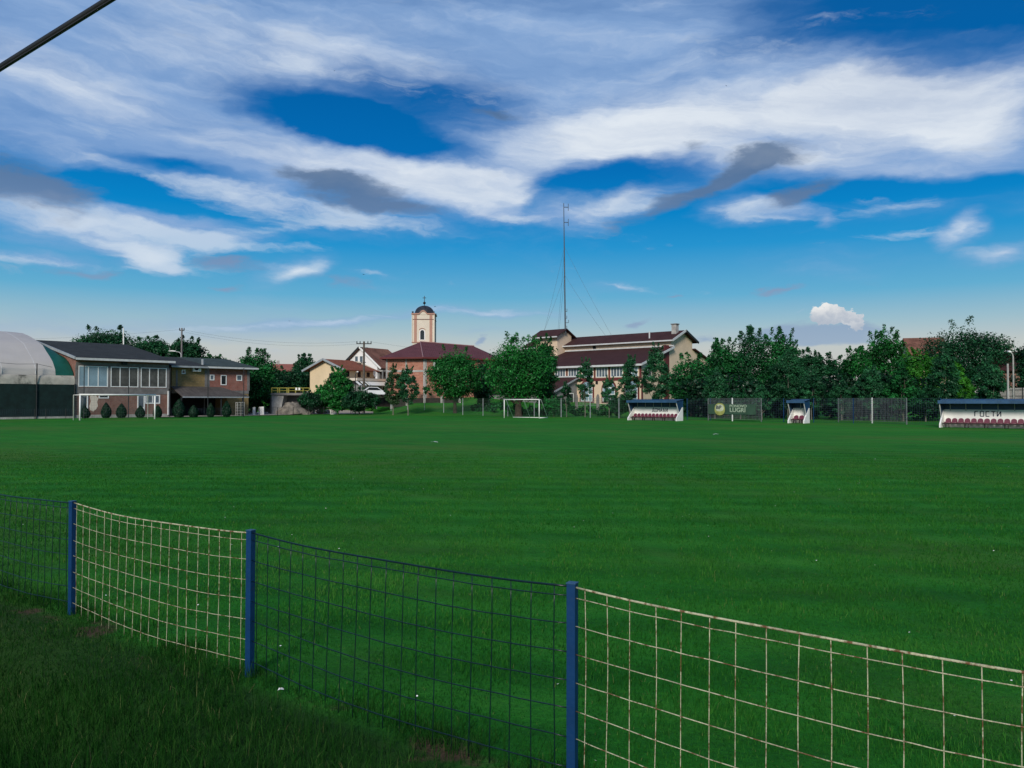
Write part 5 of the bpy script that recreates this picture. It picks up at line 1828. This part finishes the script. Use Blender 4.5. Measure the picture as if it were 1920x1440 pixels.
# ------------------------------------------------------------------ little bridge, mound
br = thing('footbridge', 'small concrete bridge end with a yellow railing between the dark trees', 'bridge', (W3(512, 760, 110).x, 110, 0))
k = 110 / 1500
X = lambda px: W3(px, 740, 110).x - br.location.x
Zp = lambda py: W3(540, py, 110).z
b = MB(); b.box(X(510), X(585), -.6, 3.0, Zp(741), Zp(736.8)); b.build('deck', CONCRETE, br)
b = MB(); b.prism([(X(511), -.4, -.2), (X(526), -.4, -.2), (X(534), -.4, Zp(741.2)), (X(511), -.4, Zp(741.2))], (0, 3, 0)); b.build('abutment', CONCRETE_LIGHT, br)
b = MB(); b.box(X(500), X(582), 1.5, 2.5, -.3, Zp(741.2)); b.build('back_wall', CONCRETE, br)
for py in (727.6, 732.6):
    b = MB(); b.tube([(X(511), -.45, Zp(py)), (X(582), -.45, Zp(py))], .07 if py < 730 else .05, 6); b.build('rail', RAIL_YELLOW, br)
for px in (511.5, 522.5, 526, 540, 543, 556, 570, 582):
    b = MB(); b.box(X(px) - .07, X(px) + .07, -.52, -.38, Zp(737), Zp(727.4)); b.build('railing_post', RAIL_YELLOW, br)
for px in (557.5, 563):
    b = MB(); b.box(X(px) - .12, X(px) + .12, -.54, -.46, Zp(731.5), Zp(727)); b.build('sign_plate', WHITE, br)
md = MB()
nu, nv = 40, 16
f_m = sine_noise(21, 18, .8, 5.0)
cxm = W3(549, 760, 107).x
for j in range(nv + 1):
    for i in range(nu):
        t = 2 * math.pi * i / nu
        q = j / nv
        rr = (1 - q) ** .75
        x, y = 2.5 * rr * math.cos(t), 1.5 * rr * math.sin(t)
        z = 1.75 * q ** .8 * (1.0 if x < .6 else 1 - .28 * (x - .6)) + .18 * f_m(x * 1.6 + 3, y * 1.6 + q * 3) * (q < .98)
        x += .16 * f_m(y * 2, z * 2 + 7)
        md.v.append((x, y, max(z, -.2)))
for j in range(nv):
    for i in range(nu):
        a = j * nu + i; c = j * nu + (i + 1) % nu
        md.f.append((a, c, c + nu, a + nu))
o = md.build('rubble_mound', ROCK); o.location = (cxm, 107, 0); tag(o, 'grey mound of earth and rubble beside the small bridge', 'mound')

# ------------------------------------------------------------------ parked car
cp = W3(702.5, 739.5, 118.5)
car = thing('parked_car', 'white car parked in front of the shop, half hidden by the hedge', 'car', (cp.x, cp.y, cp.z - .35), math.radians(14))
prof_ = [(-2.0, .35), (2.0, .35), (2.05, .62), (1.95, .82), (1.1, .93), (.35, 1.42), (-.9, 1.45), (-1.55, 1.0), (-2.02, .92)]
b = MB(); b.prism([(x, -.82, z) for x, z in prof_], (0, 1.64, 0)); bd = b.build('body', CAR_WHITE, car)
b = MB(); b.prism([(x, -.828, z) for x, z in [(-1.35, .98), (.95, .95), (.3, 1.34), (-.85, 1.37)]], (0, .01, 0)); b.build('side_window', GLASS_DARK, bd)
b = MB(); b.prism([(1.06, -.72, .965), (1.06, .72, .965), (.40, .66, 1.415), (.40, -.66, 1.415)], (.02, 0, .025)); b.build('windscreen', GLASS_DARK, bd)
for x in (-1.25, 1.25):
    for y in (-.80, .64):
        b = MB(); b.lathe([(.20, 0), (.31, .01), (.33, .04), (.33, .14), (.31, .17), (.2, .18)], 16); o = b.build('wheel', RUBBER, car, True); o.location = (x, y, .33); o.rotation_euler = (-math.pi / 2, 0, 0)
for y in (-.78, .55):
    b = MB(); b.box(1.9, 2.06, y, y + .23, .62, .78); b.build('headlight', LAMP_WHITE, bd)

# ------------------------------------------------------------------ birds
for i, (px, py, d, lab) in enumerate(((682, 515, 60, 'dark bird flying in the blue left of the church cross'), (1362, 161, 55, 'dark bird high in the bright cloud at the upper right'), (543, 602, 70, 'dark bird low over the trees left of the yellow house'), (815.5, 575, 70, 'dark bird just right of the church dome'), (627, 133, 60, 'tiny dark bird high in the upper left veil of cloud'))):
    p = W3(px, py, d)
    s = .20 if i not in (1, 4) else .15
    bird = thing('flying_bird', lab, 'bird', p, random.uniform(0, 6), 'birds in the sky')
    b = MB(); b.tube([(-.28 * s, 0, 0), (-.1 * s, 0, .0), (.12 * s, 0, .01), (.26 * s, 0, .03), (.33 * s, 0, .03)], [.01 * s, .09 * s, .11 * s, .07 * s, .015 * s], 8); b.build('body', BIRD, bird, True)
    for sy in (-1, 1):
        b = MB(); b.prism([(.12 * s, .05 * sy * s, .03 * s), (.16 * s, .35 * sy * s, .16 * s), (-.02 * s, .72 * sy * s, .08 * s), (-.06 * s, .3 * sy * s, .12 * s), (-.1 * s, .05 * sy * s, .03 * s)], (0, 0, .015 * s)); b.build('wing', BIRD, bird)

# ------------------------------------------------------------------ trees
def quads_to_mesh(name, V, tint, m):
    n = len(V)
    me = bpy.data.meshes.new(name)
    me.vertices.add(n * 4)
    me.vertices.foreach_set('co', V.astype(np.float32).ravel())
    me.loops.add(n * 4)
    me.loops.foreach_set('vertex_index', np.arange(n * 4, dtype=np.int32))
    me.polygons.add(n)
    me.polygons.foreach_set('loop_start', np.arange(n, dtype=np.int32) * 4)
    me.update(calc_edges=True)
    at = me.attributes.new('tint', 'FLOAT', 'FACE')
    at.data.foreach_set('value', tint.astype(np.float32))
    me.materials.append(m)
    return me


def leaves(cent, rad, n_per, size, r, tone, flat=.8):
    """leaf faces gathered in clumps: cent (k,3), rad (k,)"""
    k = len(cent)
    idx = np.repeat(np.arange(k), n_per)
    N = len(idx)
    d = r.normal(0, 1, (N, 3))
    d /= np.linalg.norm(d, axis=1)[:, None] + 1e-9
    rr = r.random(N) ** (1 / 2.2)
    off = d * (rr * rad[idx])[:, None]
    off[:, 2] *= flat
    c = cent[idx] + off
    nrm = d * .7 + r.normal(0, .55, (N, 3)) + np.array([0, -.1, .35])
    nrm /= np.linalg.norm(nrm, axis=1)[:, None] + 1e-9
    a = np.cross(nrm, r.normal(0, 1, (N, 3)))
    a /= np.linalg.norm(a, axis=1)[:, None] + 1e-9
    b = np.cross(nrm, a)
    s = size * np.exp(r.normal(0, .3, N))
    la, lb = (a * (s * .62)[:, None]), (b * (s * .42)[:, None])
    V = np.stack([c - la, c - lb * .9 + la * .1, c + la, c + lb * .9 + la * .1], 1)
    ct = np.clip(tone + r.normal(0, .30, k), 0, 1)  # natural leaf variation, widened so dark clumps stand in for crown shade
    tint = np.clip(ct[idx] + r.normal(0, .13, N), 0, 1)
    return V, tint


def grow(name, label, base, height, rx, ry, z0, style, m, seed, cat='tree', group=None, leaf=.26, dens=1.0, tone=.5, trunk_r=None, bark=None, shoots=0, limbs=5, lean=0.0, only_crown=False):
    """a tree on base (x, y, z): crown between z0 and height, half-widths rx, ry"""
    r = np.random.default_rng(seed)
    t = thing(name, label, cat, base, 0, group)
    hz_ = (height - z0) / 2
    cz = z0 + hz_
    vol = rx * ry * hz_
    crad = (vol ** (1 / 3)) * (.31 if style != 'slim' else .23)
    shoots = int(shoots * .6)
    rx, ry = rx - .5 * crad, ry - .5 * crad
    cz -= .03 * (height - z0) * (shoots > 4)
    hz_ = max(.3, hz_ - .72 * crad)
    k = int(np.clip(40 * vol ** .44 * dens, 20, 240))
    cents, rads = [], []
    tries = 0
    lob = [(r.uniform(0, 2 * math.pi), r.uniform(-.6, .7), r.uniform(.75, 1.12)) for _ in range(7)]
    while len(cents) < k and tries < 9000:
        tries += 1
        v = r.uniform(-1, 1, 3)
        q = (np.abs(v) ** 2.5).sum() ** .4 if style == 'tall' else np.linalg.norm(v)
        if q > 1 or q < .25 and r.random() < .8: continue
        if r.random() > .15 + .85 * q ** 1.5: continue
        x, y, z = v
        if style == 'slim':
            w_ = .50 + .50 * math.cos((z + .35) * 1.15) if z > -.35 else 1.0 - .5 * (-.35 - z)
            x, y = x * w_ * 1.15, y * w_ * 1.15
        elif style == 'dome':
            if z < -.6: x, y = x * .75, y * .75
        elif style == 'tall':
            x, y = x * (1 - .16 * abs(z)), y * (1 - .16 * abs(z))
        # uneven outline
        sc_ = 1.0
        for (a, zz, amp) in lob:
            c_ = math.cos(math.atan2(y, x) - a) * .5 + .5
            sc_ = sc_ * (1 + (amp - .95) * c_ ** 3 * math.exp(-((z - zz) / .5) ** 2) * 1.1)
        cents.append((x * rx * sc_ + lean * (z + 1), y * ry * sc_, cz + z * hz_ * (.5 + .5 * sc_)))
        rads.append(r.uniform(.62, 1.25))
    cents = np.array(cents)
    rads = np.array(rads) * crad
    area = 4 * math.pi * (vol ** (2 / 3))
    leaf = leaf * .66
    n_per = int(np.clip(area * 52 * dens / k * (.17 / leaf) ** 1.5, 90, 340))
    V, T_ = leaves(cents, rads, n_per, leaf, r, tone)
    if shoots:
        top = cents[np.argsort(-(cents[:, 2] + .35 * np.abs(cents[:, 0]) / rx * hz_))][:max(6, shoots)]
        sc_l, sr_l = [], []
        for i in range(shoots):
            c = top[i % len(top)]
            ln_ = r.uniform(.4, 1.1) * (height - z0) * .11
            dirv_ = np.array([r.normal(0, .25) + (c[0] / rx) * .45, r.normal(0, .25), 1.0])
            for q in np.linspace(.3, 1, 5):
                sc_l.append(c + dirv_ * (crad * .6 + ln_ * q)); sr_l.append(crad * (.46 - .26 * q))
        V2, T2 = leaves(np.array(sc_l), np.array(sr_l), max(10, n_per // 5), leaf * .85, r, tone + .05)
        V, T_ = np.concatenate([V, V2]), np.concatenate([T_, T2])
    o = bpy.data.objects.new('crown', quads_to_mesh('crown', V, T_, m))
    COL.objects.link(o)
    o.parent = t
    if not only_crown:
        tr = trunk_r or max(.05, height * .022)
        b = MB()
        fork = z0 + hz_ * .35
        b.tube([(0, 0, -.3), (.02, 0, z0 * .3), (lean * .3, 0, fork * .7), (lean * .6, 0, fork)], [tr * 1.35, tr, tr * .85, tr * .7], 9)
        for i in r.choice(len(cents), min(limbs, len(cents)), replace=False):
            c = cents[i]
            s0 = np.array([lean * .45, 0, max(z0 * .75, fork * r.uniform(.55, .95))])
            mid_ = s0 * .45 + c * .55 + np.array([0, 0, -.08 * hz_])
            b.tube([tuple(s0), tuple(mid_), tuple(c)], [tr * .5, tr * .3, tr * .1], 6)
        b.build('trunk', bark or BARK, t)
    return t


def tree_at(label, px, ytop, half, d, ylow, m, seed, style='dome', name='tree', depth=.85, **kw):
    """crown seen between rows ytop and ylow, half its width in columns, standing at distance d"""
    x = W3(px, 750, d).x
    g = ground_z(x, d)
    k = d / 1500
    h = CAM_H + (750 - ytop) * k - g
    z0 = max(.15, CAM_H + (750 - ylow) * k - g)
    rx = half * k
    return grow(name, label, (x, d, g), h, rx, rx * depth, z0, style, m, seed, **kw)


TB = 'trees of the dense belt behind the dugouts'
YT = 'slim young trees along the mesh fence'
BT = 'trees behind the clubhouse'
# behind the clubhouse
tree_at('broad dark tree behind the clubhouse roof, its crown crossed by the white mast', 203, 613, 66, 128, 700, L_DARK, 11, tone=.55, shoots=8, group=BT, leaf=.34)
tree_at('dark tree between the white mast and the utility pole, behind the clubhouse', 285, 631, 44, 128, 705, L_DARK, 12, tone=.65, shoots=8, group=BT, leaf=.34)
tree_at('dark tree directly behind the utility pole and the annex roof', 344, 631, 38, 126, 705, L_DARK, 13, tone=.5, shoots=9, group=BT, leaf=.34)
tree_at('low treetop just showing above the right part of the annex roof', 400, 664, 34, 126, 705, L_MID, 14, tone=.35, shoots=6, group=BT, leaf=.32)
tree_at('large dark tree right beside the end of the annex', 474, 654, 50, 112, 768, L_MID, 15, tone=.30, shoots=14, leaf=.30, style='tall', dens=1.3)
tree_at('dark tree left of the yellow house, with a lacy top', 573, 662, 27, 142, 730, L_DARK, 16, tone=.6, shoots=10, leaf=.32)
tree_at('wide dark thicket tree behind the yellow railing', 545, 690, 44, 131, 762, L_DARK, 17, tone=.45, shoots=6, leaf=.32, dens=1.2)
tree_at('dark bushy tree behind the red roofed house, close to the large dark tree', 512, 695, 26, 126, 765, L_DARK, 18, tone=.35, shoots=4, leaf=.32)
# bushes in the middle
tree_at('bright pointed bush in front of the yellow house', 633, 688, 33, 107, 772, L_BRIGHT, 19, name='bush', cat='bush', tone=.42, shoots=14, leaf=.26, style='slim', dens=1.5)
tree_at('lower bright bush at the left corner of the yellow house', 604, 722, 27, 109, 772, L_BRIGHT, 20, name='bush', cat='bush', tone=.5, shoots=12, leaf=.24, dens=1.2)
tree_at('dark rounded bush below the white car', 674, 728, 34, 105, 778, L_DARK, 21, name='bush', cat='bush', tone=.35, shoots=5, leaf=.24, dens=1.3)
tree_at('small dark bush right of the yellow railing, beside the mound', 582, 733, 31, 108, 772, L_DARK, 22, name='bush', cat='bush', tone=.45, shoots=4, leaf=.24, dens=1.2)
# slim trees before the brick building
tree_at('slim young tree with reddish tips at the left corner of the brick parish building', 737, 687, 19, 103, 762, L_OLIVE, 23, style='slim', name='young_tree', group=YT, tone=.45, shoots=6, leaf=.20, bark=BARK_PALE, trunk_r=.07, dens=1.1)
tree_at('slim young tree in front of the middle of the brick parish wall', 765, 684, 20, 102, 762, L_GREY, 24, style='slim', name='young_tree', group=YT, tone=.35, shoots=6, leaf=.20, bark=BARK_PALE, trunk_r=.07, dens=1.1)
tree_at('round bright green tree in front of the right end of the brick parish building', 853, 653, 55, 105, 760, L_BRIGHT, 25, tone=.30, shoots=6, leaf=.25, dens=1.5, limbs=6, trunk_r=.24)
tree_at('dark tree half hidden between the two round trees', 906, 676, 26, 113, 765, L_DARK, 26, tone=.45, leaf=.28, shoots=4, style='tall')
tree_at('big round tree with a forked trunk behind the training goal', 972, 628, 77, 94, 762, L_BRIGHT, 27, tone=.38, shoots=22, leaf=.27, dens=1.35, limbs=8, trunk_r=.42)
tree_at('darker tree right of the big round tree, in front of the hall turret', 1020, 634, 27, 101, 765, L_MID, 36, tone=.32, shoots=8, leaf=.26, dens=1.3, style='tall')
# slim trees before the hall
tree_at('slim young tree in front of the left arched window of the hall', 1097, 674, 18, 92, 754, L_GREY, 28, style='slim', name='young_tree', group=YT, tone=.40, shoots=7, leaf=.19, bark=BARK_PALE, trunk_r=.06)
tree_at('small loose young tree before the right arched window of the hall', 1142, 706, 17, 90, 768, L_GREY, 29, style='slim', name='young_tree', group=YT, tone=.5, shoots=7, leaf=.18, bark=BARK_PALE, trunk_r=.05, dens=.9)
tree_at('slim young tree standing behind the home dugout, left of the hall corner', 1180, 664, 20, 86, 764, L_GREY, 30, style='slim', name='young_tree', group=YT, tone=.36, shoots=7, leaf=.19, bark=BARK_PALE, trunk_r=.06, dens=1.2)
tree_at('tall slim tree covering the front corner of the hall', 1229, 648, 27, 84, 762, L_GREY, 31, style='slim', name='young_tree', group=YT, tone=.34, shoots=8, leaf=.20, bark=BARK_PALE, trunk_r=.07, dens=1.3)
tree_at('dark bush left of the home dugout', 1162, 742, 26, 88, 782, L_DARK, 32, name='bush', cat='bush', tone=.5, shoots=4, leaf=.2, dens=1.2)
tree_at('loose green bush between the training goal and the hall lean-to', 1038, 742, 24, 93, 781, L_MID, 33, name='bush', cat='bush', tone=.5, shoots=6, leaf=.2, dens=1.1)
tree_at('young thin tree directly in front of the grey end wall of the lean-to', 1062, 716, 15, 92, 765, L_DARK, 34, style='slim', name='young_tree', group=YT, tone=.5, shoots=5, leaf=.19, trunk_r=.05, bark=BARK_PALE)
# dense belt
tree_at('leftmost tree of the dense belt, against the gable of the hall', 1296, 664, 46, 96, 778, L_MID, 40, tone=.42, shoots=14, leaf=.27, group=TB, style='tall', dens=1.15)
tree_at('tall spiky tree of the belt, right of the hall gable', 1362, 628, 42, 97, 778, L_MID, 41, tone=.34, shoots=22, leaf=.27, group=TB, style='tall', dens=1.15)
tree_at('tall spiky tree of the belt, above the banner frame', 1412, 612, 38, 99, 778, L_DARK, 42, tone=.75, shoots=24, leaf=.27, group=TB, style='tall', dens=1.1)
tree_at('broad tree of the belt with pointed top, left of the smallest dugout', 1466, 620, 40, 96, 778, L_MID, 43, tone=.38, shoots=20, leaf=.27, group=TB, style='tall', dens=1.15)
tree_at('tree of the belt right above the smallest dugout', 1512, 656, 34, 95, 778, L_DARK, 44, tone=.7, shoots=12, leaf=.26, group=TB, style='tall', dens=1.1)
tree_at('dark tree of the belt under the white heap cloud', 1556, 662, 34, 94, 778, L_DARK, 45, tone=.62, shoots=20, leaf=.26, group=TB, style='tall', dens=1.1)
tree_at('bright leafy tree of the belt, above the bare mesh frame', 1605, 650, 34, 90, 778, L_BRIGHT, 46, tone=.18, shoots=14, leaf=.25, group=TB, style='tall', dens=1.15)
tree_at('tall bright tree of the belt, just left of the brown roof', 1662, 618, 48, 91, 778, L_BRIGHT, 47, tone=.20, shoots=18, leaf=.26, group=TB, style='tall', dens=1.2)
tree_at('yellowish green tree of the belt in front of the big chestnut', 1733, 652, 42, 80, 778, L_LIME, 48, tone=.40, shoots=16, leaf=.23, group=TB, style='tall', dens=1.2)
tree_at('big dark chestnut tree with a wide dome behind the guest dugout', 1815, 604, 92, 97, 752, L_DARK, 49, tone=.50, shoots=4, leaf=.28, dens=1.5, trunk_r=.5)
tree_at('dark tree cut by the right edge of the picture', 1938, 634, 34, 84, 752, L_DARK, 50, tone=.40, shoots=8, leaf=.28, style='tall')
# front row of the belt
FRONT = [
    (1340, 690, 26, 84, 775, L_GREY, .34, 'slim grey green tree behind the left end of the banner frame'),
    (1428, 722, 22, 79, 775, L_GREY, .50, 'small light sapling at the right end of the banner frame'),
    (1477, 650, 32, 82, 775, L_GREY, .36, 'tall slim grey green tree left of the smallest dugout'),
    (1521, 690, 27, 79, 778, L_GREY, .30, 'slim tree right behind the smallest dugout'),
    (1578, 712, 27, 77, 778, L_GREY, .30, 'short slim tree at the left end of the bare mesh frame'),
    (1632, 686, 30, 75, 778, L_GREY, .36, 'slim tree behind the white centre post of the bare mesh frame'),
    (1693, 686, 34, 74, 778, L_MID, .34, 'slim mid green tree at the right end of the bare mesh frame'),
    (1768, 656, 30, 73, 770, L_GREY, .24, 'tall slim tree left of the guest dugout, before the chestnut'),
    (1801, 680, 22, 76, 772, L_LIME, .55, 'small yellow green tree left above the guest dugout'),
    (1858, 670, 31, 69, 768, L_GREY, .24, 'slim grey green tree behind the roof of the guest dugout'),
    (1735, 726, 34, 73, 782, L_DARK, .60, 'low dark young tree just left of the guest dugout'),
    (1388, 728, 24, 82, 778, L_DARK, .60, 'low dark young tree behind the middle of the banner'),
]
for i, (px, yt, hf, d, yl, m, tn, lab) in enumerate(FRONT):
    tree_at(lab, px, yt, hf, d, yl, m, 60 + i, style='slim', name='young_tree', group=YT, tone=tn, shoots=8, leaf=.19, bark=BARK_PALE, trunk_r=.06, dens=1.25)

# undergrowth filling the foot of the belt, and clipped hedges
def hedge(name, label, pts, h, w_, m, seed, tone=.4, leaf=.22, dens=1.0, kind=None):
    r = np.random.default_rng(seed)
    cents, rads = [], []
    p0 = Vector((pts[0][0], pts[0][1], ground_z(*pts[0])))
    for a, c in zip(pts[:-1], pts[1:]):
        L_ = math.dist(a, c)
        for _ in range(int(L_ * 3.2 * dens * max(1, h / 1.6))):
            s = r.random()
            x, y = a[0] + (c[0] - a[0]) * s + r.normal(0, w_ * .35), a[1] + (c[1] - a[1]) * s + r.normal(0, w_ * .35)
            cents.append((x - p0.x, y - p0.y, ground_z(x, y) - p0.z + r.uniform(.1, 1) * h * r.uniform(.8, 1.1)))
            rads.append(r.uniform(.3, .6) * max(1, h / 2.2))
    V, T_ = leaves(np.array(cents), np.array(rads), 46, leaf, r, tone)
    t = thing(name, label, 'hedge', p0)
    o = bpy.data.objects.new('foliage', quads_to_mesh('foliage', V, T_, m)); COL.objects.link(o); o.parent = t
    return t
def pts_px(seq): return [(W3(px, 750, d).x, d) for px, d in seq]
hedge('hedge', 'dark hedge of undergrowth at the foot of the tree belt behind the dugouts', pts_px(((1275, 92), (1370, 88), (1470, 86), (1570, 82), (1680, 77), (1760, 74))), 4.2, 2.6, L_DARK, 80, .08, .26, 1.5)
hedge('hedge', 'green hedge running above the dark board fence below the brick building', pts_px(((690, 122.5), (740, 122.5), (800, 122.5), (870, 122))), 1.1, .9, L_MID, 81, .4, .2, 1.2).location.z += 1.1
hedge('hedge', 'low green hedge behind the mesh fence under the big round tree', pts_px(((885, 108), (960, 104), (1060, 99), (1150, 93))), 1.1, 1.2, L_MID, 82, .25, .2, 1.2)
hedge('hedge', 'dark hedge behind the paling fence at the right edge', pts_px(((1790, 80), (1860, 78), (1960, 74))), 4.0, 2.0, L_DARK, 83, .3, .26, 1.2)
hedge('hedge', 'dark thicket at the left of the bridge, under the large dark tree', pts_px(((470, 113), (505, 116), (540, 122), (580, 124))), 2.6, 2.0, L_DARK, 84, .25, .26, 1.3)

# clipped conifers in front of the clubhouse
SH = 'clipped conifer shrubs in front of the clubhouse'
SHR = [(160, 763, 8.5, 'beside the near post of the large goal'), (199, 755, 9, 'below the small dark window of the clubhouse'), (228, 757, 9.5, 'second from the left inside the goal frame'), (263.5, 761, 8.5, 'in front of the clubhouse door'),
       (296, 760, 8, 'touching the far post of the large goal'), (336, 748, 12, 'tallest, in front of the dark annex recess'), (363, 760, 9.5, 'in the middle of the dark annex recess'), (395, 756, 7.5, 'narrow, beside the awning post of the annex'), (425, 752, 8.5, 'in front of the yellow block at the end of the recess')]
for i, (px, yt, hf, where) in enumerate(SHR):
    d = 84.5 + max(0, (px - 160)) * .023
    x = W3(px, 750, d).x
    k = d / 1500
    h = CAM_H + (750 - yt) * k
    r = np.random.default_rng(200 + i)
    n = 4200
    z = r.random(n) ** .9
    wd_ = hf * k * np.sin(np.clip(z * .93 + .07, 0, 1) ** .72 * math.pi) ** .75
    a = r.uniform(0, 2 * math.pi, n)
    q = wd_ * np.sqrt(r.uniform(.55, 1, n)) * (1 + .06 * np.sin(a * 3 + i))
    c = np.stack([q * np.cos(a), q * np.sin(a), .08 + z * (h - .1)], 1)
    nr = np.stack([np.cos(a), np.sin(a), np.full(n, .5)], 1) + r.normal(0, .4, (n, 3))
    nr /= np.linalg.norm(nr, axis=1)[:, None]
    ta = np.cross(nr, r.normal(0, 1, (n, 3))); ta /= np.linalg.norm(ta, axis=1)[:, None]
    tb = np.cross(nr, ta)
    V = np.stack([c - ta * .09, c - tb * .045, c + ta * .09, c + tb * .045], 1)
    t = thing('clipped_shrub', 'dark clipped conifer shrub ' + where, 'shrub', (x, d, 0), 0, SH)
    o = bpy.data.objects.new('foliage', quads_to_mesh('foliage', V, np.clip(r.normal(.12, .15, n), 0, 1), L_DARK)); COL.objects.link(o); o.parent = t
    b = MB(); b.tube([(0, 0, -.2), (0, 0, h * .6)], [.06, .03], 6); b.build('trunk', BARK, t)
